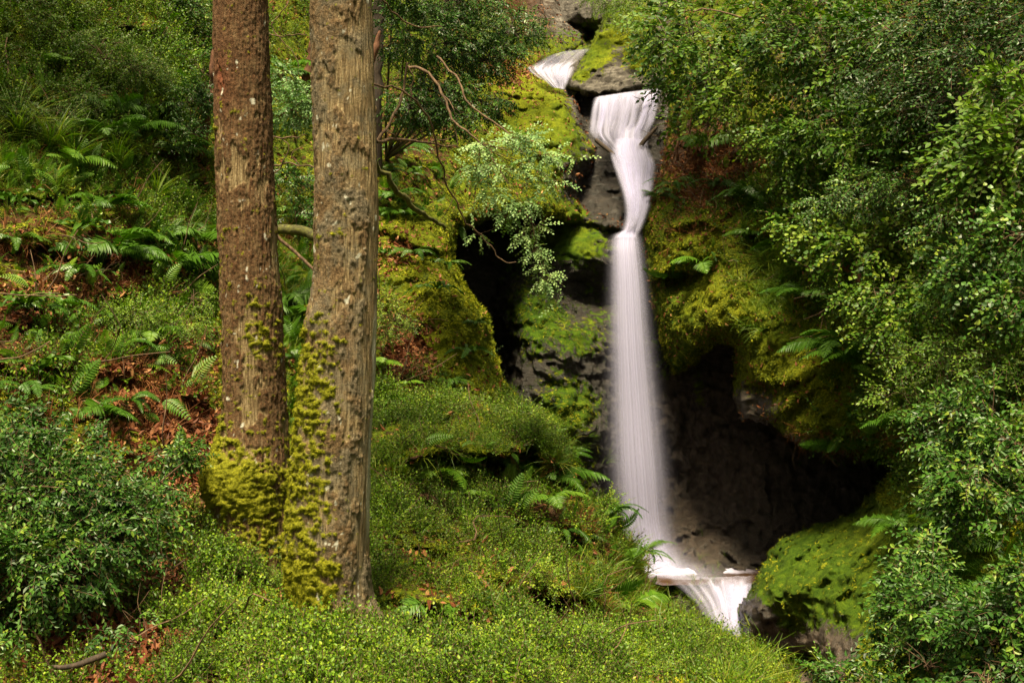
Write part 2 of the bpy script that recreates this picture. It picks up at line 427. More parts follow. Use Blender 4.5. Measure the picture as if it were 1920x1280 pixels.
right_poly = [(1248,-700),(1240,60),(1228,150),(1240,178),(1232,250),(1222,330),(1200,400),(1197,440),(1206,520),(1226,600),(1240,650),(1262,700),(1300,680),(1345,640),
 (1380,650),(1374,740),(1388,790),(1450,800),(1500,838),(1560,850),(1640,848),(1700,880),(1770,905),(4000,1000),(4000,-700)]
right_cp = [(1230,0,26),(1230,170,23),(1225,300,22.1),(1200,430,21.0),(1240,640,20.0),(1380,500,18.6),(1390,640,18.3),(1400,760,17.8),(1540,800,16.4),(1480,650,17.3),
 (1700,700,14.5),(1700,870,14.4),(1500,400,18.3),(1400,200,20.7),(1600,200,18.5),(1920,200,14.2),(1920,600,11.6),(1920,900,9.9),(1920,-200,17),(1500,-400,26),(2500,600,7.5),
 (2500,-400,13),(1330,300,20.9)]
upper_poly = [(1062,165),(1085,122),(1102,92),(1128,45),(1150,-20),(1150,-700),(1330,-700),(1330,168),(1238,168),(1120,182)]
upper_cp = [(1100,100,24.6),(1120,172,23.3),(1230,160,23.2),(1200,60,25),(1150,0,26.5),(1200,-500,36),(1070,155,23.8),(1300,60,24.5)]
bank_poly = [(1640,930),(1690,862),(1760,838),(4000,760),(4000,1850),(1500,1850),(1560,1330),(1600,1240),(1640,1100)]
bank_cp = [(1690,880,15.0),(1650,1000,14.6),(1700,1050,13.2),(1800,900,12.2),(1920,850,10.8),(1920,1280,7.2),(1700,1280,9.6),(1600,1280,11.4),(1920,1700,4.3),(1600,1700,5),(2500,1280,5.4),(2500,800,8.2)]
boulder_poly = [(1397,1195),(1387,1145),(1408,1092),(1440,1050),(1462,1012),(1525,988),(1600,962),(1655,905),(1700,862),(1790,850),(1800,1000),(1760,1180),(1660,1300),(1560,1300),(1520,1232),(1440,1215)]
boulder_cp = [(1400,1150,15.8),(1470,1030,16.2),(1600,975,15.8),(1690,880,15.2),(1550,1120,14.4),(1560,1270,13.0),(1700,1050,13.0),(1780,900,12.9),(1700,1250,11.4),(1470,1180,14.9)]
knoll_poly = [(600,900),(690,808),(740,770),(830,750),(900,750),(1000,792),(1050,838),(1075,880),(1072,922),(1110,932),(1150,978),(1190,1028),(1214,1080),(1236,1132),(1290,1160),
 (1370,1192),(1440,1232),(1500,1288),(1540,1340),(1640,1850),(200,1850),(440,1300),(560,1040)]
knoll_cp = [(560,1000,10.3),(640,870,11.4),(740,780,12.6),(900,760,13.8),(1050,840,13.7),(1070,915,13.0),(900,900,11.7),(700,1000,10.1),(900,1050,10.1),(1100,950,12.6),(1200,1050,13.5),
 (1100,1100,10.9),(1240,1140,12.7),(1430,1230,11.7),(1300,1200,10.7),(1100,1230,8.5),(850,1180,8.4),(640,1180,8.3),(700,1280,6.7),(1000,1280,7.0),(1400,1280,8.8),(500,1280,6.6),
 (960,1700,3.9),(1500,1700,4.5),(400,1700,3.9)]
LAYERS = [('cliff', None, gorge_cp, 0, 0), ('hillside', left_poly, left_cp, 34, 1.6), ('hillside', right_poly, right_cp, 40, 1.5),
          ('rock', upper_poly, upper_cp, 16, 0.7), ('bank', bank_poly, bank_cp, 60, 1.2),
          ('boulder', boulder_poly, boulder_cp, 55, 1.6), ('ground', knoll_poly, knoll_cp, 24, 1.0)]
# swells and hollows: px, py, rx, ry, depth change, angle
SWELL = {0: [(1010,600,70,110,-0.6,-25),(1075,640,60,50,-0.4,0),(975,540,45,55,-0.4,0),(925,640,35,130,1.3,0),(1100,70,50,22,2.5,0),(1100,470,80,40,-0.4,0),(960,500,60,40,0.5,0),
             (1130,900,60,140,-0.4,0),(1300,1010,60,50,-0.3,0),(1090,560,50,40,0.7,0),(1060,760,50,60,-0.4,0),(1400,900,60,120,-0.5,10)],
         1: [(1118,355,40,50,1.7,30),(1040,300,60,25,-0.4,35),(860,600,40,80,-0.3,-15),(760,700,50,60,0.35,0),(700,560,60,30,0.4,0),(300,590,140,40,0.35,0),(160,610,80,40,0.3,10),
             (230,500,160,26,0.25,0),(300,330,120,25,0.25,0),(100,420,100,25,-0.2,0),(330,700,120,40,0.25,0),(900,450,40,60,-0.2,0),(640,450,80,50,0.5,0)],
         2: [(1290,440,50,35,-0.45,0),(1340,590,55,60,-0.4,0),(1255,580,30,60,-0.15,0),(1300,520,60,16,0.3,-20),(1440,640,35,90,-0.35,-25),(1420,740,40,40,0.3,0),(1500,740,60,26,-0.4,-40),
             (1540,790,60,20,-0.35,-38),(1480,780,60,10,0.45,-38),(1600,845,80,20,0.8,0),(1390,330,60,50,0.3,0)],
         3: [(1160,130,30,30,-0.3,0)], 4: [], 5: [(1480,1185,60,40,0.5,0),(1560,1060,90,20,-0.2,-30)],
         6: [(830,1175,80,28,0.6,0),(960,885,90,16,0.35,8),(950,835,100,18,-0.15,8),(1080,1150,90,26,0.45,10),(940,980,110,14,0.25,12),(1160,1050,40,60,-0.2,0),(1040,1090,100,20,-0.2,8),(760,1100,90,30,-0.15,0)]}
# broken turf edges: polyline, depth of the recess below the edge, how far down it reaches (px)
SHELF = {1: [([(-60,160),(120,190),(260,200),(395,235)],.40,55),([(-60,350),(120,372),(230,345),(330,335),(400,352)],.45,50),([(-60,440),(100,468),(220,487),(300,512),(410,535)],.5,55),
             ([(-60,590),(100,608),(200,645)],.4,50),([(180,560),(280,552),(400,602)],.35,40),([(-60,672),(120,690),(250,702),(410,765)],.5,60),([(90,55),(250,55),(390,85)],.4,50),
             ([(200,290),(300,280),(390,300)],.35,40),([(700,560),(760,590),(800,650)],.3,50),([(700,430),(760,450),(840,470)],.3,40),([(0,262),(90,270),(160,262)],.3,40),([(280,820),(360,830),(410,860)],.2,40)],
         6: [([(745,858),(850,846),(950,850),(1000,842),(1072,874)],1.25,80),([(750,1118),(830,1146),(900,1152),(965,1166)],1.0,55),([(900,962),(1000,968),(1100,1010)],.6,50),
             ([(1000,1108),(1100,1128),(1165,1185)],.8,60),([(1140,1000),(1190,1060),(1215,1110)],.35,40),([(700,1010),(800,1030),(880,1060)],.2,30),([(760,955),(830,965),(900,950)],.25,30),([(1230,1230),(1330,1245),(1420,1262)],.3,30)],
         2: [([(1215,520),(1255,500),(1310,505)],.35,40),([(1385,430),(1440,440),(1500,470)],.3,50),([(1400,690),(1450,720),(1540,700)],.3,40),([(1250,430),(1300,415),(1360,430)],.25,30)],
         4: [([(1700,960),(1800,980),(1900,1000)],.3,40)]}
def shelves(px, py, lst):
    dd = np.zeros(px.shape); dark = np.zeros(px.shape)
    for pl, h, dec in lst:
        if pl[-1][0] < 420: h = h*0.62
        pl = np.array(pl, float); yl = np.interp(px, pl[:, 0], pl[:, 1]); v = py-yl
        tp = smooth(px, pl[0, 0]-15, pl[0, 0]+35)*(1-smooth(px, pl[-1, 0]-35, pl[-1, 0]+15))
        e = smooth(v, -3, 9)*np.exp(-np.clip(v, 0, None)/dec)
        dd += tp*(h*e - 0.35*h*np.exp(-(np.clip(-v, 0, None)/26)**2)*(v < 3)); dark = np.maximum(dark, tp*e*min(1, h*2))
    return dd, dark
DARK = np.zeros(PX.shape)
D = None; LID = np.zeros(PX.shape, int)
for k, (nm, poly, cps, rim, curl) in enumerate(LAYERS):
    dk = TPS(cps)(PX, PY)
    for (cx_, cy_, rx, ry, dd, an) in SWELL[k]: dk = dk + dd*ell(PX, PY, cx_, cy_, rx*1.2, ry*1.2, an)
    sh = None
    if k in SHELF:
        sx_, sy_ = PX+16*perlin(pn*1.3+8), PY+16*perlin(pn*1.3+60)+6*perlin(pn*4+3)
        sh, dkm = shelves(sx_, sy_, SHELF[k]); dk = dk+sh*dk/12
    if poly is None: D = dk; continue
    s = poly_sd(WX, WY, poly)
    t = np.clip(s/rim, 0, 1)
    dk = dk + curl*(1-np.sqrt(np.clip(1-(1-t)**2, 0, 1)))
    use = (s > 0) & (dk < D)
    D = np.where(use, dk, D); LID = np.where(use, k, LID)
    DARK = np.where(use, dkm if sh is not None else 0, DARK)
POS = P(PX, PY, D)
# coverage masks, evaluated once and kept on the vertices
def blobs(lst, px=PX, py=PY):
    m = np.zeros(px.shape)
    for (a, b, rx, ry, w, an) in lst: m = np.maximum(m, w*ell(px, py, a, b, rx, ry, an))
    return m
nz = fbm(POS*1.3, 3); nz2 = fbm(POS*4+7, 3)
moss = np.full(PX.shape, 0.0)
moss = np.where(LID == 0, blobs([(1010,600,80,100,.75,-25),(1080,640,70,50,.7,0),(960,500,60,60,.5,0),(1070,455,100,60,.85,0),(1060,760,90,90,.7,0),(940,760,40,80,.6,0),(1050,900,90,150,.65,0),(1120,600,60,120,.45,0),
                                 (1250,620,40,120,.7,0),(1310,720,20,50,.55,0),(1550,820,80,30,.4,0),(1100,40,120,70,.9,0)]), moss)
moss = np.where(LID == 1, 0.62, moss); moss = np.where(LID == 2, 0.70, moss)
moss = np.where(LID == 3, blobs([(1120,104,50,30,1.0,-30),(1205,90,46,60,1.0,0),(1150,70,90,26,.9,0),(1150,20,140,60,1.0,0),(1090,140,25,20,.8,0),(1150,-60,200,80,1,0)]), moss)
moss = np.where(LID == 4, 0.75, moss); moss = np.where(LID == 6, 0.62, moss)
moss = np.where(LID == 5, np.clip(0.95-1.3*ell(PX, PY, 1520,1240,110,60,-10)-1.2*ell(PX, PY, 1420,1170,30,40)-0.9*ell(PX,PY,1400,1180,30,60), 0, 1), moss)
# dark wet face left of the chute, bare rock beside the upper fall
wetface = blobs([(1115,362,62,52,1.2,35),(1100,215,22,45,1.0,0),(1140,420,60,40,1.0,0)])
moss = np.where(LID == 1, moss*(1-np.clip(wetface, 0, 1)), moss)
moss = np.where(LID == 1, np.maximum(moss, .8*ell(PX, PY, 1050, 400, 70, 40)), moss)
moss = np.where((LID == 1), np.clip(moss + blobs([(870,600,70,160,.4,-10),(940,180,80,60,.4,0),(1000,230,90,60,.4,20),(960,320,120,60,.25,25),(800,520,90,140,.35,0)]), 0, 1), moss)
moss = np.where((LID == 1), moss - blobs([(760,680,50,80,.6,0),(340,900,90,60,.6,0),(250,1080,110,60,.6,-15),(180,1220,140,60,.65,0),(280,480,120,40,.35,0),(120,600,110,60,.4,0),(290,650,120,50,.4,0),(330,780,100,40,.4,0),(1100,190,30,30,.6,0)]), moss)
moss = np.where(LID == 2, moss + blobs([(1330,450,120,60,.4,0),(1340,580,90,80,.4,0),(1460,680,80,100,.35,0),(1540,780,80,40,.4,-35)]) - blobs([(1400,770,50,50,.7,0),(1330,300,90,60,.5,0),(1560,840,120,20,.7,0),(1500,830,80,25,.6,0)]), moss)
moss = np.where(LID == 6, moss - blobs([(830,1175,70,24,.6,0),(980,885,70,20,.6,0),(1030,960,90,16,.5,10),(1080,1160,90,24,.6,0),(830,1230,90,18,.5,0),(1140,1010,40,60,.4,0),(1200,1140,20,60,.4,0)]), moss)
moss = moss - .75*ell(PX, PY, 1060, 5, 130, 45)
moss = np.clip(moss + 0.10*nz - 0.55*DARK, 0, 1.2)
yellow = np.clip(0.35 + 0.55*nz2*0.6 + 0.3*nz + blobs([(850,580,110,190,.75,-10),(960,160,90,60,.6,0),(930,200,60,70,.5,0),(1180,90,50,80,.7,0),(1460,700,90,110,.6,0),(1540,780,70,40,.7,0),(1350,570,90,60,.5,0),
     (1620,1000,60,50,.6,0),(560,760,40,90,.5,0),(1330,450,80,20,.4,-20),(750,1050,90,60,.35,0),(1420,1250,80,30,.6,0),(1000,1250,120,30,.4,0)])
     - blobs([(1080,0,160,60,.6,0),(1000,600,130,150,.7,0),(1080,760,100,160,.5,0),(1250,620,50,140,.4,0),(1500,1040,90,60,.25,0)]), 0, 1)
yellow = np.where(LID == 5, yellow*0.25, yellow)
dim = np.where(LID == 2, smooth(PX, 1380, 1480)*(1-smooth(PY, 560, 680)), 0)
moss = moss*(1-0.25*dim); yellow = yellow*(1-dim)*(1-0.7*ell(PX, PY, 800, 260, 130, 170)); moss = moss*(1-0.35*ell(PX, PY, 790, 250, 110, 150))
soil = np.where((LID == 1) | (LID == 6) | (LID == 2) | (LID == 4), 1.0, 0.0)
soil = np.where(LID == 1, soil*(1-smooth(PX, 960, 1060)*smooth(500-PY, 0, 60)) * (1-smooth(poly_sd(PX, PY, [(850,380),(1000,380),(1040,820),(900,780),(900,640),(840,540)]), 0, 20)), soil)
soil = np.where(LID == 2, soil*(1-ell(PX, PY, 1400, 700, 120, 200)), soil)
wet = np.where((LID == 0) | (LID == 5), 1.0, 0.35)
wet = np.where(LID == 1, np.clip(wetface*1.4, 0, 1)*0.95, wet); wet = np.where(LID == 3, 0.15, wet); wet = np.where(LID == 2, 0.7, wet)
wet = np.where((LID == 0) & (PY < 150), 0.5, wet)
brown = np.clip(blobs([(1330,850,80,190,1.0,0),(1270,760,60,90,.8,0),(1400,880,90,140,.6,0),(1500,1220,120,70,1.0,0),(1440,900,60,100,.25,0),(1560,1270,80,60,1.0,0)]), 0, 1)
# relief detail
cush = billow(POS*np.array([2.2, 2.2, 2.6]), 3)
amp = 0.05+0.05*moss
dd = -amp*cush*(0.5+D/25) + 0.16*fbm(POS*0.9+11, 3)*(D/16)
cr = np.stack([POS[..., 0]*1.4+POS[..., 2]*1.1, POS[..., 1]*1.0, POS[..., 2]*3.4-POS[..., 0]*1.6], -1)
dd = dd + np.where((LID == 0) | (LID == 2) | (LID == 5), 0.16*(np.abs(fbm(cr, 4))), 0)*(1-0.5*np.clip(moss, 0, 1))
dd = dd*np.where(LID == 0, 0.55, 1.0) + np.where(LID == 0, 0.10*fbm(np.stack([POS[..., 0]*1.2, POS[..., 1]*1.2, POS[..., 2]*4.5+POS[..., 0]*1.5], -1), 4), 0)
vr = np.stack([POS[..., 0]*2.6, POS[..., 1]*1.5, POS[..., 2]*0.55], -1)
dd = dd + np.where(LID == 0, 0.34*np.abs(fbm(vr, 5))*smooth(PX, 1215, 1270)*smooth(PY, 640, 720), 0)
rdg = np.stack([POS[..., 0]*2.2-POS[..., 2]*3.2, POS[..., 1]*1.2, POS[..., 2]*1.0+POS[..., 0]*0.7], -1)
dd = dd + np.where(LID == 5, 0.14*np.abs(fbm(rdg*np.array([2.2, 1, .8]), 4))-0.03, 0)
hum = 0.24*fbm(POS*np.array([1.9, 1.9, 2.6])+70, 3)
dd = dd - np.where((LID == 6) | ((LID == 1) & (PY > 700)), hum*smooth(D, 5, 9), 0)
dd = np.where(PY > 1340, dd*0.4, dd)
D2 = D + dd
POS = P(PX, PY, D2)
vn = np.stack([fbm(POS*5+1, 3), fbm(POS*5+51, 3), fbm(POS*5+91, 3)], -1)
POS = POS + vn*(0.035*D2/14)[..., None]
Hh, Ww = PX.shape
gx = np.gradient(POS, axis=1); gy = np.gradient(POS, axis=0)
NRM = np.cross(gy, gx); NRM /= np.linalg.norm(NRM, axis=-1)[..., None]+1e-9
flip = (NRM*POS).sum(-1) > 0
NRM = np.where(flip[..., None], -NRM, NRM)

idx = np.arange(Hh*Ww).reshape(Hh, Ww)
quads = np.stack([idx[:-1, :-1], idx[1:, :-1], idx[1:, 1:], idx[:-1, 1:]], -1).reshape(-1, 4)
Vall = POS.reshape(-1, 3)
qd = D2.reshape(-1)[quads]; ql = LID.reshape(-1)[quads]
own = ql[np.arange(len(quads)), np.argmin(qd, 1)]          # a bridging face belongs to the body in front
att_all = {'moss': moss.ravel(), 'yellow': yellow.ravel(), 'soil': soil.ravel(), 'wet': wet.ravel(), 'brown': brown.ravel()}
def terr(name, ids, label=None, cat=None, kind='structure'):
    sel = np.isin(own, ids); q = quads[sel]
    used, inv = np.unique(q.ravel(), return_inverse=True)
    o = mesh_obj(name, Vall[used], inv.reshape(-1, 4), M['terrain'], None, {k: v[used] for k, v in att_all.items()}, shade_smooth=True)
    return tag(o, label, cat, None, kind)
terr('cliff', [0])
terr('hillside', [1]); terr('hillside', [2]); terr('bank', [4]); terr('ground', [6])
terr('rock_outcrop', [3], 'pale grey rock with yellow moss standing between the two topmost cascades', 'rock', None)
terr('boulder', [5], 'big rounded moss covered boulder at the right edge of the pool', 'boulder', None)
# the ground carries on behind the camera
lastrow = POS[-1]; back = lastrow.copy(); back[:, 1] = -25; back[:, 0] *= 6; back[:, 2] -= 0.3
V = np.concatenate([lastrow, back]); n = Ww
q = np.stack([np.arange(n-1), np.arange(n-1)+n, np.arange(1, n)+n, np.arange(1, n)], -1)
tag(mesh_obj('forest_floor', V, q, M['terrain'], None, {k: np.full(len(V), v) for k, v in dict(moss=.5, yellow=.3, soil=1, wet=.3, brown=0).items()}), kind='structure')

# --- sampling points on the relief
fa = np.linalg.norm(np.cross(Vall[quads[:, 2]]-Vall[quads[:, 0]], Vall[quads[:, 3]]-Vall[quads[:, 1]]), axis=1)*0.5
qpx = PX.ravel()[quads].mean(1); qpy = PY.ravel()[quads].mean(1); qdm = qd.mean(1)
qN = NRM.reshape(-1, 3)[quads].mean(1); qN /= np.linalg.norm(qN, axis=1)[:, None]+1e-9
steep = (qd.max(1)-qd.min(1)) > 0.45
inframe = (qpx > -120) & (qpx < 2040) & (qpy > -120) & (qpy < 1420)
qc = Vall[quads].mean(1)
q_n1 = fbm(qc*1.7+5, 3); q_n2 = fbm(qc*5+25, 2)
def scatter(n, w, seed):
    r = np.random.default_rng(seed)
    pr = fa*np.clip(w, 0, None)*inframe; pr = pr/pr.sum()
    f = r.choice(len(quads), n, p=pr)
    u, v = r.random(n)[:, None], r.random(n)[:, None]
    a = Vall[quads[f]]
    pos = a[:, 0]*(1-u)*(1-v)+a[:, 3]*u*(1-v)+a[:, 2]*u*v+a[:, 1]*(1-u)*v
    return pos, qN[f], qpx[f], qpy[f]
def surf(px, py):
    """world point and normal of the relief where the photo shows (px,py)"""
    i = np.abs(YS-py).argmin(); j = np.abs(XS-px).argmin()
    return POS[i, j].copy(), NRM[i, j].copy(), D2[i, j]

# ------------------------------------------------------------------ plant prototypes (local: growth along +X, up +Z)
def leafquad(L, W, fold=0.18, droop=0.1, wpos=(0.3, 0.68), wr=(0.9, 0.75)):
    x = np.array([0, wpos[0]*L, wpos[1]*L, L, wpos[1]*L, wpos[0]*L])
    y = np.array([0, wr[0]*W/2, wr[1]*W/2, 0, -wr[1]*W/2, -wr[0]*W/2])
    z = np.abs(y)*2*fold - droop*x*x/L
    return np.stack([x, y, z], -1), np.array([[0, 3, 2, 1], [0, 5, 4, 3]])
def frame(X, up):
    X = X/(np.linalg.norm(X, axis=-1, keepdims=True)+1e-9)
    Y = np.cross(up, X); Y /= np.linalg.norm(Y, axis=-1, keepdims=True)+1e-9
    Z = np.cross(X, Y)
    return np.stack([X, Y, Z], -1)          # columns
def sprig(r, nleaf, L, W, length, planar=True, jitter=0.35, twig=0.0022, ang=55, mi_leaf=0, curve=-0.15, **kw):
    """twig with leaves; returns V,Q,tone,mi"""
    b = MB(); t = np.linspace(0.12, 1, nleaf)
    for k, tt in enumerate(t):
        side = 1 if k % 2 else -1
        s = 0.75+0.35*r.random(); s *= (1-0.35*tt*(nleaf > 6))
        a = radians(ang*side*(1-0.75*(tt > 0.98))+r.normal()*18)
        if planar: X = np.array([cos(a), sin(a), 0.12*r.normal()-0.1]); up = np.array([0.25*r.normal(), 0.25*r.normal(), 1])+jitter*r.normal(size=3)
        else:
            ph = k*2.4+r.normal()*0.4
            X = np.array([0.75, 0.9*cos(ph), 0.9*sin(ph)])+0.2*r.normal(size=3); up = np.array([1.0, -0.3*cos(ph), -0.3*sin(ph)])+jitter*r.normal(size=3)
        V, Q = leafquad(L*s, W*s, **kw)
        V = V@frame(X, up).T + np.array([tt*length, 0, curve*length*tt*tt])
        b.add(V, Q, 0.5+0.17*r.normal(), mi_leaf)
    if twig:
        V, Q = tube([[0, 0, 0], [length*.5, 0, curve*length*.25], [length, 0, curve*length]], [twig, twig*.5], 3, 4)
        b.add(V, Q, 0.3, 1)
    return np.concatenate(b.V), np.concatenate(b.Q), np.concatenate(b.T), np.concatenate(b.M)
def blade_tuft(r, nb, h, w, spread=0.5, seg=3):
    b = MB()
    for k in range(nb):
        a = r.random()*2*pi; le = h*(0.6+0.6*r.random()); sp = spread*(0.4+r.random())
        t = np.linspace(0, 1, seg+1)
        out = sp*le*t**1.6; up = le*(t-0.45*sp*t**2.4)
        C = np.stack([up, out*cos(a)+0.01*r.normal(), out*sin(a)+0.01*r.normal()], -1)
        wd = w*(1-t**2)*0.5+0.0004
        sdir = np.array([0, -sin(a+0.5*r.normal()), cos(a)]); sdir /= np.linalg.norm(sdir)
        V = np.stack([C-wd[:, None]*sdir, C+wd[:, None]*sdir], 1).reshape(-1, 3)
        i = np.arange(seg)*2
        Q = np.stack([i, i+1, i+3, i+2], -1)
        b.add(V, Q, 0.5+0.2*r.normal(), 0)
    return np.concatenate(b.V), np.concatenate(b.Q), np.concatenate(b.T), np.concatenate(b.M)
def stamp(mb, protos, pos, X, up, scale, seed, tone=None, tamp=0.13):
    r = np.random.default_rng(seed); n = len(pos)
    R = frame(X, up); which = r.integers(0, len(protos), n)
    tn = (r.normal(size=n)*tamp) if tone is None else tone
    scale = np.broadcast_to(scale, (n,))
    for k, (V, Q, T, Mi) in enumerate(protos):
        s = np.where(which == k)[0]
        if len(s) == 0: continue
        VV = np.einsum('nij,vj->nvi', R[s], V)*scale[s][:, None, None]+pos[s][:, None]
        QQ = Q[None]+(np.arange(len(s))*len(V))[:, None, None]
        TT = np.clip(T[None]+tn[s][:, None], 0, 1)
        mb.add(VV.reshape(-1, 3), QQ.reshape(-1, 4), TT.ravel(), np.tile(Mi, len(s)))
r0 = np.random.default_rng(5)
PR = {}
PR['holly'] = [sprig(r0, 8, 0.055, 0.032, 0.17, jitter=0.45, fold=0.25, droop=0.2, twig=0.002) for _ in range(6)]
PR['beech'] = [sprig(r0, 9, 0.060, 0.038, 0.24, jitter=0.25, fold=0.08, twig=0.0022, curve=-0.25) for _ in range(6)]
PR['small'] = [sprig(r0, 10, 0.038, 0.024, 0.20, jitter=0.5, fold=0.12, twig=0.0018) for _ in range(6)]
PR['bil'] = [sprig(r0, 11, 0.020, 0.013, 0.13, planar=False, jitter=0.4, twig=0.0012, fold=0.08, curve=0.1) for _ in range(8)]
PR['ivy'] = [sprig(r0, 8, 0.05, 0.05, 0.22, jitter=0.4, fold=0.05, twig=0.0018, wpos=(0.2, 0.55), wr=(1, 0.85), curve=-0.5) for _ in range(6)]
PR['grass'] = [blade_tuft(r0, 9, 0.22, 0.005, 0.9) for _ in range(6)]
PR['moss'] = [blade_tuft(r0, 7, 0.016, 0.008, 1.6, 1) for _ in range(5)]
def one_leaf(r):
    V, Q = leafquad(0.055*(0.7+0.6*r.random()), 0.034, fold=0.5*r.random(), droop=0.5*r.normal())
    return V, Q, np.full(6, 0.5+0.22*r.normal()), np.zeros(2, int)
PR['litter'] = [one_leaf(r0) for _ in range(14)]

# ------------------------------------------------------------------ ground cover (beyond counting)
def rnd_unit(n, r): v = r.normal(size=(n, 3)); return v/np.linalg.norm(v, axis=1)[:, None]
UP = np.array([0, 0, 1.0])
def cover(name, label, cat, proto, mats, n, w, seed, size=(0.7, 1.3), upw=0.8, nw=0.5, rj=0.45, lift=0.0, flat=False, tone_n=None):
    r = np.random.default_rng(seed+100)
    pos, nr, px, py = scatter(n, w, seed)
    X = upw*UP+nw*nr+rj*r.normal(size=(n, 3)); up = rnd_unit(n, r)
    if flat: up = nr+0.45*r.normal(size=(n, 3)); X = r.normal(size=(n, 3))
    mb = MB()
    tn = 0.26*fbm(pos*1.3+3, 3)+0.14*r.normal(size=n)
    szn = np.clip(1+0.75*fbm(pos*2.2+44, 2), 0.4, 1.3) if not flat else 1.0
    stamp(mb, PR[proto], pos+nr*lift, X, up, r.uniform(*size, n)*szn, seed+1, tone=tn)
    o = mb.build(name, mats)
    return tag(o, label, cat, None, 'stuff')
g = lambda lst: blobs(lst, qpx, qpy)
isL = lambda *ids: np.isin(own, ids).astype(float)
upn = np.clip(qN[:, 2], 0, 1)
ns = (~steep).astype(float)
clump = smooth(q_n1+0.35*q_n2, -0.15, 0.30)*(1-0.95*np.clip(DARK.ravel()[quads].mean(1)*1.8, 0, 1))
edge = np.clip(qd.max(1)-qd.min(1), 0, 1)
wb = g([(600,1240,380,90,1.0,0),(520,1080,160,90,1.0,0),(640,1120,120,80,.9,0),(850,800,200,45,1.0,5),(950,820,120,30,1.0,15),(800,940,160,80,.9,0),(900,1030,220,70,.8,0),(1050,1000,160,60,.7,0),(1000,1230,300,60,.9,0),
        (1300,1240,180,50,.6,0),(1160,960,50,60,1.1,40),(740,900,60,60,.8,0),(1820,900,70,100,.35,0)])
kn = smooth(qpx, 700, 760)*(1-smooth(qpy, 1170, 1220))*isL(6)
wb = wb*(0.04+0.96*clump*smooth(q_n1+0.5*q_n2, -0.25+0.2*kn, 0.3+0.1*kn))*(1-0.35*kn)*ns*(isL(1, 6))*(1-0.95*g([(830,1180,60,22,1,0),(830,1225,80,14,1,0),(150,1210,190,80,1.1,0),(300,1080,90,60,1.0,0),(440,975,80,50,.95,0),(680,1160,75,75,1.0,0),(400,1010,50,50,.7,0),(560,1000,60,60,.6,0),(960,880,60,14,.8,8)]))
cover('bilberry_undergrowth', 'low light green bilberry growth covering the foreground bank and knoll', 'undergrowth', 'bil', [M['bil'], M['twig']], 40000, wb, 21, (0.8, 1.7))
ws = g([(130,100,220,110,.8,0),(260,140,100,70,1.0,0),(60,170,100,40,.5,0),(270,600,110,40,.6,0),(330,560,60,40,.5,0),(260,340,100,50,.3,0),(150,700,150,60,.15,0),(300,420,140,60,.25,0),(700,50,120,60,.3,0)])
wh = g([(850,880,200,90,.8,0),(1000,1120,160,90,.6,0),(600,1230,300,60,1,0),(1100,1240,200,50,1,0),(450,1150,120,60,.7,0),(250,650,160,60,.4,0),(150,300,200,160,.5,0)])
PR['frond'] = []
rq = np.random.default_rng(91)
def small_frond(r, L, n, pw):
    b = MB()
    for s_ in np.linspace(.1, 1, n):
        ln = pw*np.sin(s_**.7*pi*.98)**.7+.004
        for sg in (1, -1):
            V_, Q_ = leafquad(ln, L/n*.9, fold=.1, droop=.3, wpos=(.12, .6), wr=(1, .7))
            b.add(V_@frame(np.array([.35, sg, -.1]), np.array([.5*s_, .1*r.normal(), 1.])).T+np.array([s_*L*(1-.15*s_), 0, L*(.45*s_-.75*s_*s_)]), Q_, .5+.1*r.normal(), 0)
    return np.concatenate(b.V), np.concatenate(b.Q), np.concatenate(b.T), np.concatenate(b.M)
for k in range(5): PR['frond'].append(small_frond(rq, .26, 14, .055))
wf = g([(150,300,230,200,.8,0),(250,480,200,120,1.0,0),(150,620,200,100,.7,0),(300,700,110,80,.7,0),(560,600,50,150,1.2,0),(760,360,60,60,.4,0),(930,860,130,30,.7,0),(1000,950,120,60,.5,0),(1130,1020,80,60,.6,0),(1500,400,120,120,.4,0),(1690,780,80,60,.6,0),(1850,1000,80,80,.5,0)])*np.clip(1-1.3*g([(1440,680,120,150,1,0),(1640,960,90,90,1,0)]), 0, 1)
cover('fern_undergrowth', 'tangle of small single fern fronds filling the slopes between the larger ferns', 'undergrowth', 'frond', [M['fern']], 1900, wf*(.3+.7*clump)*ns*isL(1, 2, 4, 6), 24, (.55, 1.15), .35, .7, .6, lift=.03)
wd = g([(220,480,220,130,1.0,0),(250,700,200,90,1.0,0),(80,600,120,100,.7,0),(980,880,90,30,1.2,0),(1050,970,90,30,1.0,0),(1100,1150,90,40,1.0,0),(850,1150,100,30,.8,0),(1330,320,80,90,1.0,0),(1650,820,120,30,1.0,0),(1180,1060,40,60,.8,0),(560,560,40,120,.6,0),(150,330,200,60,.5,0)])
cover('dead_grass', 'withered straw and rust coloured grass hanging under the turf edges', 'dead grass', 'grass', [M['deadfern']], 2600, wd*(.5+.5*(1-clump))*ns*isL(1, 2, 6), 26, (.4, .95), .1, .9, .3)
cover('herbs', 'broader leaved small plants mixed through the bilberry on the banks', 'undergrowth', 'small', [M['beech'], M['twig']], 4200, wh*(0.1+0.9*clump)*ns*isL(1, 6), 22, (0.4, 0.85))
cover('hillside_undergrowth', 'mixed small leaved undergrowth on the steep slope left of the two trunks', 'undergrowth', 'bil', [M['bil'], M['twig']], 17000, ws*(0.1+0.9*clump)*ns*isL(1), 23, (1.0, 2.2))
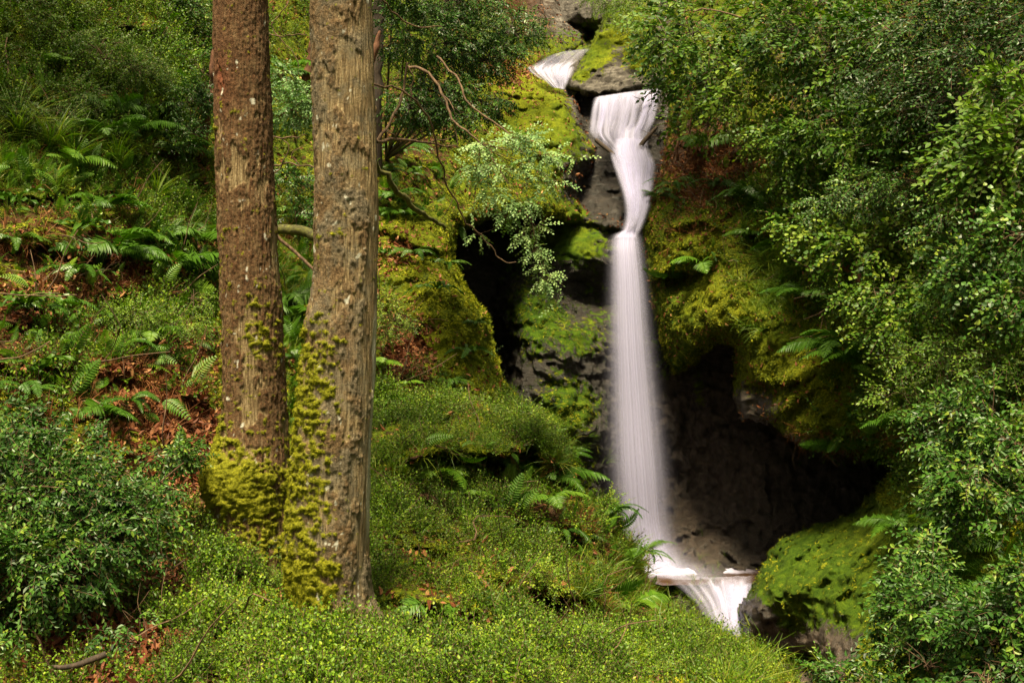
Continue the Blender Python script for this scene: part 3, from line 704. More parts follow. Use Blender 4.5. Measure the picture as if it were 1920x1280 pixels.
wg = g([(80,290,130,60,1.0,0),(250,320,90,50,.7,0),(290,390,80,40,.7,0),(180,230,120,40,.4,0),(330,460,60,30,.5,0),(1180,1130,90,50,.7,0),(1130,1080,60,40,.4,0),(1260,1210,100,40,.6,0),(1000,1080,150,60,.25,0),
        (900,1020,180,60,.2,0),(1170,1020,40,50,.7,0),(1020,815,70,26,1.0,30),(1050,845,26,30,1.2,0),(1460,490,50,50,1.6,0),(1440,550,40,50,1.0,0),(800,880,100,50,.5,0),(560,560,40,80,.8,0),(1400,1260,80,30,1.0,0),
        (60,40,100,60,.5,0),(1660,830,100,30,.3,0),(1790,1000,70,80,.4,0)])
cover('grass', 'tufts of long green grass on the slope, the knoll and the stream bank', 'grass', 'grass', [M['grass']], 6500, wg*(0.2+0.8*clump)*ns, 25, (0.45, 1.15), 0.7, 0.5, 0.3)
qm = moss.ravel()[quads].mean(1)
wm = np.clip(qm-0.35, 0, 1)*(isL(1, 2, 4, 6)+0.05*isL(5)+0.4*isL(0)*(qpy > 350))*(qdm < 21)
cover('moss', 'thick yellow green moss carpeting rocks and banks', 'moss', 'moss', [M['mosstuft']], 140000, wm, 27, (0.8, 1.9), 0.3, 1.0, 0.35)
wl = g([(340,900,80,60,1.0,0),(390,880,40,60,1.0,0),(300,1060,100,50,1.0,-20),(180,1200,170,50,1.2,0),(100,1250,180,50,1.2,0),(330,1000,60,60,.8,0),(400,960,30,50,.8,0),(230,500,130,40,.9,0),(90,560,90,40,1.0,0),(120,620,100,30,1.1,0),
        (270,670,150,60,1.0,0),(330,790,120,50,1.1,0),(760,680,50,70,1.1,0),(730,600,40,40,.7,0),(830,1228,100,14,.9,0),(640,900,60,60,.6,0),(560,900,20,60,.9,0),(1320,330,60,60,1.0,0),(950,130,50,30,.5,0),(1000,880,80,16,.5,0),
        (740,480,30,30,.7,0),(560,640,30,40,.8,0),(900,1100,200,80,.12,0),(1100,1180,100,30,.3,0),(400,450,60,60,.3,0)])
cover('leaf_litter', 'reddish brown fallen leaves lying over the slope and foreground', 'leaf litter', 'litter', [M['deadleaf']], 42000, (wl*(1.1-0.6*clump)+0.035*(1.2-clump))*ns*isL(1, 2, 6), 29, (0.6, 1.2), flat=True, lift=0.012)
wi = np.clip(1-1.3*g([(1480,700,90,110,1,0),(1640,960,90,90,1,0)]), 0, 1)*g([(1590,540,80,50,1.0,0),(1720,640,120,90,1.0,0),(1660,760,80,50,.9,0),(1500,500,50,40,.7,0),(1800,560,140,100,.8,0),(1850,760,120,100,.8,0),(1480,380,120,60,.7,0),(1340,400,40,20,.2,0),(1560,440,120,60,1.0,0),(1750,900,140,60,.7,0)])
cover('climbing_undergrowth', 'trailing round leaved plants hanging over the mossy cliff right of the falls', 'undergrowth', 'ivy', [M['ivy'], M['twig']], 6000, wi*(0.15+0.85*clump)*isL(2, 4)*ns, 31, (0.5, 1.0), 0.1, 0.9, 0.6)
#==TREES==
# ------------------------------------------------------------------ the two trunks
def trunk(name, rows, d, label, seed, mossf, plates, redf, palef, lumps, mat='trunk'):
    """rows: (py, left px, right px) down the trunk at distance d"""
    rows = np.array(rows, float); nv, nu = 900, 220
    py = np.linspace(rows[0, 0], rows[-1, 0], nv)
    def sm(col):
        v = catmull(np.stack([rows[:, 0], rows[:, col]], -1), 600); return np.interp(py, v[:, 0], v[:, 1])
    l, r_ = sm(1), sm(2)
    dd_ = d
    cx_ = ((l+r_)/2-CX)/F*dd_; rad = (r_-l)/2/F*dd_; z = CAMZ-(py-CY)/F*dd_
    th = np.linspace(0, 2*pi, nu, endpoint=False)
    TH, Z = np.meshgrid(th, z); 
    ucx, ucy = np.cos(TH), -np.sin(TH)          # th=pi/2 faces the camera (-Y)
    R = rad[:, None]*np.ones_like(TH)
    base = np.stack([cx_[:, None]+R*ucx, dd_+R*ucy*1.0, Z], -1)
    pyg = np.repeat(py[:, None], nu, 1); side = ucx          # -1 left .. 1 right
    q1 = base*np.array([7, 7, 3.2])+seed; q2 = base*np.array([26, 26, 10])+seed
    pl = fbm(q1, 4, 0.6) + plates(pyg, side)
    plate = smooth(pl, -0.12, 0.10)
    mo = fbm(base*np.array([15, 15, 19])+seed+40, 4, 0.65)*0.85 + mossf(pyg, side)
    mossm = smooth(mo, 0.25, 0.50)
    mcol = smooth(mo, 0.02, 0.38)
    R = R + plate*0.010*(1+0.6*fbm(q2, 3, 0.65)) + 0.006*fbm(base*np.array([60, 60, 5])+seed, 3)+0.0042*plate*fbm(base*np.array([50, 50, 42])+seed, 3) + 0.010*fbm(q1*0.6+9, 2)
    cush = np.clip(billow(base*np.array([13, 13, 15])+seed, 3)+0.3, 0, 2)
    R = R + mcol*0.003 + mossm*(0.004+0.013*cush*smooth(mo, 0.2, 0.9))
    for (lp, ls, w, h, a) in lumps: R = R + a*np.exp(-(((pyg-lp)/h)**2+((side-ls)/w)**2))*(ucy < 0.5)
    V = np.stack([cx_[:, None]+R*ucx, dd_+R*ucy, Z+0.004*fbm(q2+5, 2)], -1)
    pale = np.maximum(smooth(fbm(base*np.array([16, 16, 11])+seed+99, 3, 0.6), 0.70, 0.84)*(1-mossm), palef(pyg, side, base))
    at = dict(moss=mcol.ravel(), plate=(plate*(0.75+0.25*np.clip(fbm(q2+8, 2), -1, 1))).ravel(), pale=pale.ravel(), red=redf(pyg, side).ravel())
    i, j = np.meshgrid(np.arange(nv-1), np.arange(nu), indexing='ij'); j2 = (j+1) % nu
    Q = np.stack([i*nu+j, (i+1)*nu+j, (i+1)*nu+j2, i*nu+j2], -1).reshape(-1, 4)
    root = empty('tree', (float(cx_[-1]), d, float(z[-1])))
    tag(root, label, 'tree', 'two old mossy conifer trunks on the left')
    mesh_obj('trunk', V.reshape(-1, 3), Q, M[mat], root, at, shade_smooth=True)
    return root, V
E = lambda p, s, a, b, h, w: np.exp(-(((p-a)/h)**2+((s-b)/w)**2))
t1 = [(-900,404,486),(-400,404,492),(0,403,499),(130,404,503),(250,407,507),(400,411,514),(600,416,527),(750,419,533),(830,412,537),(880,398,541),(930,400,541),(970,402,545),(1030,398,556),(1080,390,575),(1120,380,585)]
tree_a, VA = trunk('tree', t1, 9.2, 'slimmer left trunk of the pair with a mossy burl near its foot', 3.3,
    lambda p, s: -0.55+1.0*E(p,s,880,-0.5,50,1.0)+0.8*E(p,s,915,0.0,50,0.9)+0.55*E(p,s,620,0.4,70,.5)+0.45*E(p,s,960,.5,60,.7)+0.5*E(p,s,1020,0,60,2)+.45*E(p,s,230,-.9,25,.3)+.25*E(p,s,460,-.6,60,.3)+0.4*E(p,s,820,-.9,40,.4)+.35*smooth(p,500,700)*smooth(-s,.6,1.0)+.2*smooth(p,300,600),
    lambda p, s: 0.30*np.ones_like(p)+0.3*smooth(300-p,0,200)-0.75*E(p,s,150,-0.6,60,.22)-0.6*E(p,s,330,-.2,25,.3)-0.55*E(p,s,620,-0.35,40,.25)-0.7*E(p,s,760,-.1,70,.3)-.3*E(p,s,520,.2,30,.2),
    lambda p, s: np.clip(E(p,s,160,-0.55,60,.4)+0.25*smooth(300-p,0,200)*smooth(-s,-0.5,1), 0, 1),
    lambda p, s, b: 0*p, [(905,-0.75,0.55,42,0.055),(870,-0.2,0.7,60,0.02),(930,0.1,0.6,40,0.02)])
t2 = [(-900,588,678),(-400,586,686),(0,585,696),(130,587,700),(250,590,704),(400,592,708),(500,590,708),(570,582,707),(640,572,704),(750,562,700),(850,552,695),(950,545,692),(1020,540,692),(1080,545,694),(1130,548,700),(1165,540,712),(1200,520,722)]
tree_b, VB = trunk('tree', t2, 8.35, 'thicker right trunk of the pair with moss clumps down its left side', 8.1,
    lambda p, s: -0.62+0.52*smooth(p,540,640)*smooth(-s,-0.55,0.6)+0.42*smooth(p,560,700)*smooth(0.6-s,0,.8)+0.35*E(p,s,450,-.5,30,.5)+.35*E(p,s,440,0,18,.5)+.55*smooth(p,980,1080)*smooth(.85-s,0,.5),
    lambda p, s: -0.06+0.55*smooth(0.2-s,0,.7)*smooth(600-p,0,100)+.55*E(p,s,60,-.4,20,.4)-0.75*smooth(s,.55,.9)-0.5*E(p,s,300,-.6,90,.25)-.55*E(p,s,20,0,40,.4)-0.3*E(p,s,120,.1,60,.4)+.25*smooth(p,800,1000),
    lambda p, s: np.clip(0.2*E(p,s,650,.3,80,.3), 0, 1),
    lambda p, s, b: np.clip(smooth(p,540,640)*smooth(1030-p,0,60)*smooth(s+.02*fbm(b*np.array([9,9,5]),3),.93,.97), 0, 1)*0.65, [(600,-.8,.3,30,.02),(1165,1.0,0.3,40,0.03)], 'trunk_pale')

PR['spruce'] = [sprig(r0, 14, 0.09, 0.02, 0.45, jitter=0.5, fold=0.1, twig=0.006, curve=-0.3) for _ in range(4)]
PR['bough'] = [sprig(r0, 12, 0.11, 0.07, 0.5, jitter=0.4, fold=0.1, twig=0.005, curve=-0.2) for _ in range(4)]
def crown(root, centre, rad, n, kind, mat, seed, limbs=14):
    r = np.random.default_rng(seed); c = np.array(centre); S = np.array(rad)
    u = rnd_unit(n, r); pos = c+u*S*(r.random(n)**.45)[:, None]
    pos = pos[fbm(pos*1.1+seed, 2) > -0.15]; n = len(pos)
    X = (pos-c)*np.array([1, 1, .3])+.3*r.normal(size=(n, 3))-np.array([0, 0, .3]); mb = MB()
    stamp(mb, PR[kind], pos, X, UP+.3*r.normal(size=(n, 3)), r.uniform(.8, 1.4, n), seed)
    mb.build('crown', [M[mat], M['darktwig']], root)
    lb = MB()
    for k in range(limbs):
        e = c+rnd_unit(1, r)[0]*S*.85; a = np.array([root['axis'][0], root['axis'][1], c[2]-S[2]*.7+1.2*S[2]*k/limbs]); e[2] = max(e[2], a[2]-.3)
        V_, Q_ = tube([a, (a+e)/2+np.array([0, 0, .15]), e], [.035, .012], 5, 10, .03); lb.add(V_, Q_, .5)
    lb.build('limbs', M['darktwig'], root)
    del root['axis']
tree_a['axis'] = [float(v) for v in VA[0].mean(0)[:2]]; crown(tree_a, (VA[0].mean(0)+np.array([0, 0, 1.2])), (1.2, 1.1, 1.8), 300, 'spruce', 'holly', 501)
tree_b['axis'] = [float(v) for v in VB[0].mean(0)[:2]]; crown(tree_b, (VB[0].mean(0)+np.array([0, 0, 1.6])), (1.1, 1.1, 1.8), 260, 'spruce', 'holly', 502)
def shade_tree(px, py, top, rad, n, label, seed):  # unseen trees added outside the frame so their crowns shade the top corners
    p_, nr_, d_ = surf(px, py); root = empty('beech_tree', p_); tag(root, label, 'tree', 'unseen trees added for shade')
    t_ = np.array(top); V_, Q_ = tube([p_-[0, 0, .2], p_*.6+t_*.4+[0.1, .1, 0], t_], [.12, .09, .04], 10, 30, .05)
    mb = MB(); mb.add(V_, Q_, .5); mb.build('trunk', M['darktwig'], root, True)
    root['axis'] = [float(v) for v in t_[:2]]; crown(root, t_, rad, n, 'bough', 'beech', seed)
shade_tree(-110, 330, (-5.6, 12.6, 8.4), (2.4, 1.6, 1.2), 520, 'unseen tree added past the left edge to shade the top left slope', 503)
shade_tree(2010, 420, (7.2, 13.0, 8.6), (2.4, 2.2, 1.4), 700, 'unseen tree added past the right edge to shade the top right bank', 504)

# tiny moss leaves give the cushions on the trunks a ragged edge
def fuzz(root, V, mossfn, n, seed):
    me = [c for c in root.children if c.name.startswith('trunk')][0].data
    mv = np.zeros(len(me.vertices), np.float32); me.attributes['moss'].data.foreach_get('value', mv)
    nr_ = np.zeros(len(me.vertices)*3, np.float32); me.vertices.foreach_get('normal', nr_); nr_ = nr_.reshape(-1, 3)
    r = np.random.default_rng(seed); pr = mv*mv; pr = pr/pr.sum()
    k = r.choice(len(mv), n, p=pr); pos = V.reshape(-1, 3)[k]; nn = nr_[k]
    if (nn[:, :2]*(pos[:, :2]-np.array(root.location)[None, :2])).sum() < 0: nn = -nn
    mb = MB(); stamp(mb, PR['moss'], pos+0.01*r.normal(size=pos.shape)*0.3, nn+0.35*r.normal(size=pos.shape), rnd_unit(n, r), r.uniform(0.18, 0.38, n), seed+1, tone=0.24+0.14*r.normal(size=n))
    mb.build('moss', M['mosstuft'], root)
fuzz(tree_a, VA, None, 26000, 61); fuzz(tree_b, VB, None, 36000, 62)

# ------------------------------------------------------------------ water
def ribbon(name, rows, bulge, mat, nu=40, nv=120, alpha=None, closed=False, label=None, z_noise=0.0, wid=1.0, parent=None, seed=0, back=0.5):
    """rows: (lx, ly, rx, ry, d) from top to bottom; a curved sheet (or closed column) of water"""
    R = catmull(np.array(rows, float), nv)
    v = np.linspace(0, 1, nv)
    A = P(R[:, 0], R[:, 1], R[:, 4]); B = P(R[:, 2], R[:, 3], R[:, 4])
    Cc = (A+B)/2; H = (B-A)/2*wid
    hw = np.linalg.norm(H, axis=1)
    if closed:
        th = np.linspace(0, 2*pi, nu+1); a = -np.cos(th); b_ = -np.sin(th)
        u = th/(2*pi); dep = np.where(b_ < 0, 1.0, back)*b_
    else:
        u = np.linspace(0, 1, nu+1); a = 2*u-1; dep = -np.sqrt(np.clip(1-a*a, 0, 1))
    V = Cc[:, None]+H[:, None]*a[None, :, None]
    V[..., 1] += dep[None]*bulge*hw[:, None]
    if z_noise:
        vv = np.stack([np.broadcast_to(u*14, (nv, nu+1)), np.broadcast_to(v[:, None]*2.2, (nv, nu+1)), np.full((nv, nu+1), seed*3.7)], -1)
        V[..., 1] += z_noise*fbm(vv, 3)
    al = np.ones((nv, nu+1)) if alpha is None else alpha(np.broadcast_to(a, (nv, nu+1)), np.broadcast_to(v[:, None], (nv, nu+1)))
    uu = np.broadcast_to(u+seed*0.37, (nv, nu+1)); vv2 = np.broadcast_to(v[:, None]+seed*0.61, (nv, nu+1))
    uv = np.stack([uu, vv2], -1).reshape(-1, 2)
    w1 = nu+1; i, j = np.meshgrid(np.arange(nv-1), np.arange(nu), indexing='ij')
    Q = np.stack([i*w1+j, i*w1+j+1, (i+1)*w1+j+1, (i+1)*w1+j], -1).reshape(-1, 4)
    return V.reshape(-1, 3), Q, al.ravel(), uv
def water(name, parts, mat, label):
    Vs, Qs, As, Us, n = [], [], [], [], 0
    for (V, Q, A, U) in parts: Vs.append(V); Qs.append(Q+n); As.append(A); Us.append(U); n += len(V)
    o = mesh_obj(name, np.concatenate(Vs), np.concatenate(Qs), mat, None, {'alpha': np.concatenate(As)}, shade_smooth=True, uv=np.concatenate(Us))
    return tag(o, label, None, None, 'structure')
def strands(rows, n, wpx, a0, seed, lo=-0.95, hi=0.95, wt=None, v0=(0.0, 0.25), v1=(0.75, 1.0)):
    r = np.random.default_rng(seed); R = catmull(np.array(rows, float), 60); out = []
    for k in range(n):
        a = lo+(hi-lo)*r.random()
        if wt is not None and r.random() > wt(a): continue
        drift = 0.10*r.normal(); s0 = r.uniform(*v0); s1 = r.uniform(*v1)
        t = np.linspace(s0, s1, 14); idx_ = t*59; 
        rr = np.stack([np.interp(idx_, np.arange(60), R[:, c]) for c in range(5)], -1)
        aa = np.clip(a+drift*(t-s0)+0.03*np.sin(t*7+r.random()*6), -1, 1)
        cx_ = rr[:, 0]+(rr[:, 2]-rr[:, 0])*(aa+1)/2; cyy = rr[:, 1]+(rr[:, 3]-rr[:, 1])*(aa+1)/2
        w = wpx*r.uniform(0.5, 1.6)*(0.6+0.8*np.sin(pi*np.linspace(0.1, 0.9, 14)))/2
        dz = -0.03-0.06*r.random()-0.12*np.sqrt(np.clip(1-aa*aa, 0, 1))
        rows_ = np.stack([cx_-w, cyy, cx_+w, cyy, rr[:, 4]+dz], -1); al = a0*r.uniform(0.5, 1.15)
        out.append(ribbon('w', rows_, 0.25, None, 8, 36, lambda a_, v_, al=al: np.exp(-(a_/.55)**2)*(1-smooth(np.abs(a_), .75, 1))*al*smooth(v_, 0, .18)*(1-smooth(v_, .7, 1)), seed=k*0.37))
    return out
main_rows = [(1160,434,1190,432,20.75),(1151,441,1195,439,20.65),(1147,453,1198,451,20.52),(1145,480,1202,480,20.35),(1144,540,1209,540,20.2),(1143,640,1218,640,20.05),(1143,760,1232,760,19.95),(1145,880,1246,880,19.85),(1152,980,1256,980,19.8),(1165,1040,1272,1040,19.75),(1180,1076,1300,1074,19.6)]
parts = []
for k, (w, a0, sg, bl) in enumerate([(1.10, 0.90, 0.52, 0.5), (1.25, 0.62, 0.60, 0.7), (1.40, 0.40, 0.62, 0.3), (1.5, 0.22, 0.66, 0.9), (1.75, 0.10, 0.62, 0.5)]):
    def fade(a, v, a0=a0, k=k, sg=sg):
        e = (np.exp(-(a/sg)**4)-np.exp(-(1/sg)**4))
        return np.clip(e, 0, 1)*a0*(1-(0.20+0.10*k)*smooth(v, 0.35, 0.95))*(smooth(v, 0.0, 0.03+0.06*k) if k else 1)*(1-smooth(v, .93, 1.0)*0.6)
    parts.append(ribbon('w', main_rows, bl, None, 64, 160, fade, False, wid=w, seed=k, z_noise=0.012))
water('waterfall', parts, M['fall'], 'tall white veil of falling water dropping from the mossy lip into the pool')
edgef = lambda lo, pw: (lambda a, v: np.clip(1-smooth(np.abs(a), lo, 1.0), 0, 1)*pw)
# chute between the rocks above the lip
chute = [(1148,262,1214,262,22.2),(1144,285,1222,290,21.9),(1152,308,1226,312,21.7),(1164,338,1220,350,21.4),(1174,370,1214,380,21.1),(1177,405,1206,405,20.9),(1168,430,1198,432,20.7),(1150,446,1196,446,20.5)]
parts = [ribbon('w', chute, 0.35, None, 40, 120, edgef(0.55, 0.72), seed=1, z_noise=0.03), ribbon('w', chute, 0.6, None, 40, 120, edgef(0.25, 0.5), seed=2, wid=1.0, z_noise=0.03)]
parts += strands(chute, 26, 13, .55, 71)
water('waterfall', parts, M['cascade'], 'narrow twisting chute of white water between the upper fan and the main drop')
fan = [(1114,182,1242,164,22.9),(1110,190,1240,174,22.6),(1107,205,1238,198,22.45),(1103,230,1230,226,22.35),(1102,252,1218,250,22.25),(1120,270,1212,272,22.15),(1145,290,1208,292,22.05)]
def fana(k):
    def f(a, v):
        e = (1-smooth(np.abs(a), 0.80, 1.0))
        right = 1-0.92*smooth(a, 0.05, 0.65)*smooth(v, 0.15, 0.5)*(1-smooth(v, .75, .95))
        return e*right*(0.9 if k == 0 else 0.7)*smooth(v, 0, 0.06)
    return f
parts = [ribbon('w', fan, 0.12, None, 60, 100, lambda a, v: fana(0)(a, v)*(0.5+.35*(1-smooth(v,.05,.25))), seed=3, z_noise=0.03)]
parts += strands(fan, 46, 10, .62, 72, wt=lambda a: 1-0.8*smooth(np.array(a), .1, .7), v0=(0, .15), v1=(.6, .95))
foot = [(1150,226,1206,224,22.35),(1146,245,1214,243,22.2),(1142,265,1218,266,22.1),(1142,285,1216,286,21.95),(1144,300,1222,304,21.8)]
parts.append(ribbon('w', foot, 0.3, None, 40, 50, lambda a, v: np.exp(-(a/.55)**4)*smooth(v, 0.0, .4)*.95, seed=6, z_noise=0.02))
water('waterfall', parts, M['cascade'], 'fan shaped white cascade spreading over the dark rock step below the upper rocks')
top = [(1062,95,1112,90,24.9),(1030,104,1104,98,24.6),(1006,116,1090,112,24.4),(992,126,1074,126,24.2),(998,136,1068,140,24.0),(1016,150,1064,154,23.9),(1034,164,1060,168,23.8)]
parts = [ribbon('w', top, 0.1, None, 40, 80, lambda a, v: (1-smooth(np.abs(a), .6, 1))*(0.38+0.6*smooth(v, .35, .6))*smooth(v, 0, .1)*.8, seed=7, z_noise=0.03)]
parts += strands(top, 16, 9, .6, 73, v0=(.3, .5), v1=(.8, 1))
water('waterfall', parts, M['cascade'], 'small topmost cascade sliding left over rock below the dark hollow')
# pool
PZ = CAMZ-(1074-CY)/F*19.0
nx, ny = 140, 60
yy, xx = np.meshgrid(np.linspace(18.35, 21.4, ny), np.linspace(1.6, 4.3, nx), indexing='ij')
ppx = xx/yy*F+CX
foam = np.exp(-(((xx-2.25)/1.2)**2+((yy-19.35)/0.9)**2))*1.25
foam = foam*smooth(yy+.10*fbm(np.stack([xx*3, 0*xx, 0*xx], -1), 2), 18.40, 19.25)
V = np.stack([xx, yy, PZ-0.05*(1-smooth(yy, 18.3, 18.7))+0.02*fbm(np.stack([xx*4, yy*4, 0*xx], -1), 3)], -1)
w1 = nx; i, j = np.meshgrid(np.arange(ny-1), np.arange(nx-1), indexing='ij')
Q = np.stack([i*w1+j, i*w1+j+1, (i+1)*w1+j+1, (i+1)*w1+j], -1).reshape(-1, 4)
tag(mesh_obj('water', V.reshape(-1, 3), Q, M['pool'], None, {'alpha': foam.ravel()}, shade_smooth=True), 'small foaming pool at the foot of the main fall', None, None, 'structure')
low = [(1245,1080,1418,1078,18.5),(1255,1090,1415,1088,18.3),(1272,1104,1410,1102,18.1),(1300,1130,1402,1128,17.8),(1320,1160,1392,1160,17.5),(1348,1190,1392,1192,17.2),(1350,1225,1400,1228,16.9)]
parts = [ribbon('w', low, 0.12, None, 60, 90, lambda a, v: (1-smooth(np.abs(a), 0.75, 1.0))*(0.30+0.35*smooth(v, 0.05, 0.4))*(0.45+0.55*smooth(a, -.6, .3)), seed=9, z_noise=0.06), ribbon('w', low, 0.2, None, 60, 90, lambda a, v: (1-smooth(np.abs(a), 0.6, 1.0))*0.45*smooth(v, 0.1, 0.5)*(0.3+0.7*smooth(a, -.5, .4)), seed=11, z_noise=0.06)]
parts = parts[:1]+strands(low, 34, 12, .5, 74, lo=-.7, wt=lambda a: .35+.65*smooth(np.array(a), -.5, .4), v0=(.02, .35), v1=(.6, 1))
water('waterfall', parts, M['cascade'], 'low veil of water spilling out of the pool beside the boulder')

mist = []
for k, (x0, x1, y0, d_, a0) in enumerate([(1140,1340,965,19.2,.42),(1150,1380,1005,19.0,.45),(1130,1310,990,19.6,.42),(1170,1440,1040,18.9,.45)]):
    rows = [(x0+30,y0,x1-60,y0,d_+.25),(x0+10,(y0+1082)/2,x1-25,(y0+1082)/2,d_+.1),(x0,1084,x1,1082,d_)]
    mist.append(ribbon('w', rows, 0.35, None, 40, 40, lambda a, v, a0=a0: np.exp(-((a+.15)/.42)**2)*smooth(v, 0, .9)*a0*(1-smooth(np.abs(a), .8, 1)), seed=k))
water('mist', mist, M['cascade'], 'soft spray thrown up where the main fall meets the pool')

# ------------------------------------------------------------------ sticks, dead stems and twigs
def gd(px, py, k=0.08): return float(surf(px, py)[2])+k
def stick(name, label, pts, radii, mat, cat='stick', sides=7, wob=0.0, side_twigs=(), group=None, n=None):
    """pts: (px,py,d) ; side_twigs: lists of the same"""
    W = [P(*p) for p in pts]
    V, Q = tube(W, radii, sides, n or len(W)*6, wob)
    mb = MB().add(V, Q, 0.5, 0)
    for (tp, tr) in side_twigs:
        V, Q = tube([P(*p) for p in tp], tr, 4, len(tp)*5, wob); mb.add(V, Q, 0.5, 0)
    o = mb.build(name, M[mat], None, True)
    return tag(o, label, cat, group)
stick('log', 'short dark log slanting into the left side of the upper cascade', [(1117,262,22.0),(1135,277,21.9),(1152,290,21.8)], [.035,.04,.03], 'darktwig', 'log')
stick('log', 'dark wet log leaning up to the right across the upper cascade foot', [(1190,290,21.9),(1210,262,21.9),(1232,238,21.9)], [.045,.04,.03], 'darktwig', 'log')
stick('twig', 'thin bare twigs lying over the lip of the upper cascade', [(1236,172,22.3),(1210,180,22.2),(1190,196,22.2)], [.012,.006], 'darktwig', 'twig', 4, .02,
      [([(1212,180,22.2),(1204,195,22.2),(1200,210,22.2)], [.008,.004]), ([(1220,176,22.2),(1222,196,22.2),(1214,214,22.2)], [.008,.003]), ([(1200,186,22.2),(1185,180,22.2)], [.008,.003])])
stick('dead_tree', 'leaning mossy dead stem just left of the left trunk', [(404,60,gd(372,292)-.1),(398,150,gd(372,292)-.15),(388,215,gd(372,292)-.1),(372,298,gd(372,292))], [.03,.04,.05,.065], 'redbark', 'dead tree', 9, .06)
stick('dead_tree', 'broken reddish stem behind and between the two trunks', [(594,20,gd(572,185)-.1),(586,100,gd(572,185)-.1),(572,190,gd(572,185))], [.06,.07,.11], 'redbark', 'dead tree', 9, .05)
stick('dead_tree', 'dark upright stem touching the top right of the right trunk', [(714,-80,gd(700,330)-.3),(711,0,gd(700,330)-.2),(706,120,gd(700,330)-.15),(696,340,gd(700,330))], [.07,.08,.09,.12], 'darktwig', 'dead tree', 9, .05)
stick('dead_tree', 'splintered orange brown snag leaning on the right side of the right trunk', [(714,58,12),(706,88,12),(698,120,12)], [.012,.035,.03], 'redbark', 'snag', 7, .02)
stick('fallen_branch', 'moss covered branch reaching from the left trunk to the right trunk', [(505,425,12.4),(545,432,12.3),(600,442,12.2)], [.045,.05,.05], 'mossbranch', 'branch', 9, .03)
stick('fallen_branch', 'bare brown branch slanting down behind the gap between the trunks', [(516,440,12.0),(550,470,12.0),(590,506,11.9)], [.018,.018,.016], 'twig', 'branch', 6, .01)
stick('twig', 'tangle of thin pinkish twigs in the upper gap between the trunks', [(500,60,12),(535,68,11.9),(575,66,11.8)], [.006,.005], 'twig', 'twig', 4, .03,
      [([(505,50,12),(530,75,12),(556,110,12),(560,140,12)], [.006,.004]), ([(545,0,12),(525,25,12),(505,50,12)], [.006,.005]), ([(500,60,12),(508,95,12)], [.006,.003])])
stick('twig', 'bare arching twigs in the middle gap between the trunks', [(508,312,11.9),(540,308,11.9),(592,314,11.8)], [.009,.007], 'twig', 'twig', 4, .03,
      [([(508,332,11.9),(535,300,11.9),(540,275,11.9),(532,262,11.9)], [.007,.005]), ([(560,308,11.9),(550,290,11.9),(575,270,11.9)], [.006,.003]), ([(508,258,12),(550,258,12),(575,250,12)], [.008,.005])])
stick('dead_branch', 'dark fallen branch on the leaf litter at the bottom left', [(100,1250,6.55),(150,1243,6.55),(197,1229,6.6)], [.010,.017,.018], 'darktwig', 'branch', 7, .015)
stick('dead_branch', 'thin pale stick lying on the litter right of the holly bush', [(260,1098,7.9),(310,1072,8.0),(345,1052,8.1)], [.006,.007], 'twig', 'stick', 5, .015)
stick('twig', 'long thin straw coloured stem crossing the left edge of the slope', [(-10,551,10.0),(70,554,10.0),(145,554,10.1)], [.006,.004], 'twig', 'twig', 4, .01)
stick('twig', 'second thin curved stem lower on the left edge of the slope', [(-10,676,9.6),(50,665,9.6),(95,638,9.7)], [.006,.004], 'twig', 'twig', 4, .01)
PR['stem'] = []
for k in range(5):
    c_ = np.array([[0, 0, 0], [.12, .02*rng.normal(), .02], [.26, .05*rng.normal(), .01], [.42, .08*rng.normal(), .03]])
    V_, Q_ = tube(c_, [.005, .0022], 4, 8); PR['stem'].append((V_, Q_, np.full(len(V_), .5), np.zeros(len(Q_), int)))
wt_ = g([(200,560,220,220,.8,0),(250,1080,160,160,1.2,0),(850,1000,200,180,.5,0),(1000,1200,300,80,.6,0),(760,650,60,90,1.2,0),(1320,330,70,70,1.2,0),(1600,600,200,200,.4,0)])
cover('fallen_twigs', 'thin dead twigs and stems strewn over the banks', 'twigs', 'stem', [M['twig']], 520, wt_*ns*isL(1, 2, 6), 35, (.5, 1.6), 0.2, .2, 1.0, lift=.04)
# arching bare branches right of the thick trunk
hb = 'bare arching branches right of the thick trunk'
stick('bare_branch', 'long pale bare branch arching from the right trunk down to the bright leaf spray', [(765,124,12.4),(800,135,12.3),(828,175,12.2),(848,225,12.1),(880,248,12.0),(902,270,12.0)], [.016,.014,.011,.008], 'twig', 'branch', 6, .02,
      [([(828,175,12.2),(850,200,12.1),(852,215,12.1)], [.006,.003]), ([(850,225,12.1),(860,262,12.1),(858,275,12.1)], [.006,.003])], hb)
stick('bare_branch', 'bare branch running steeply down right above the bright leaf spray', [(820,105,12.6),(858,150,12.5),(880,195,12.4),(940,240,12.3),(975,280,12.2),(1000,310,12.2)], [.012,.010,.008,.005], 'twig', 'branch', 5, .02, (), hb)
stick('bare_branch', 'horizontal bare branch sticking out from the middle of the right trunk', [(704,268,10.5),(745,260,10.8),(800,268,11.0),(858,277,11.3)], [.014,.015,.010,.006], 'twig', 'branch', 6, .02,
      [([(745,260,10.8),(732,250,10.7),(722,245,10.7)], [.008,.004]), ([(800,268,11.0),(835,262,11.1),(850,256,11.1)], [.006,.003])], hb)
stick('bare_branch', 'long thin bare branch curving down from the right trunk past the dark hollow', [(704,156,10),(755,170,10.2),(800,215,10.4),(820,280,10.6),(840,350,10.8),(870,410,11),(905,445,11.2),(945,490,11.3),(968,492,11.3)], [.009,.009,.007,.004], 'twig', 'branch', 5, .03,
      [([(850,370,10.8),(835,400,10.8),(825,420,10.8)], [.004,.002]), ([(768,190,10.3),(775,150,10.3),(765,120,10.3)], [.006,.005])], hb)
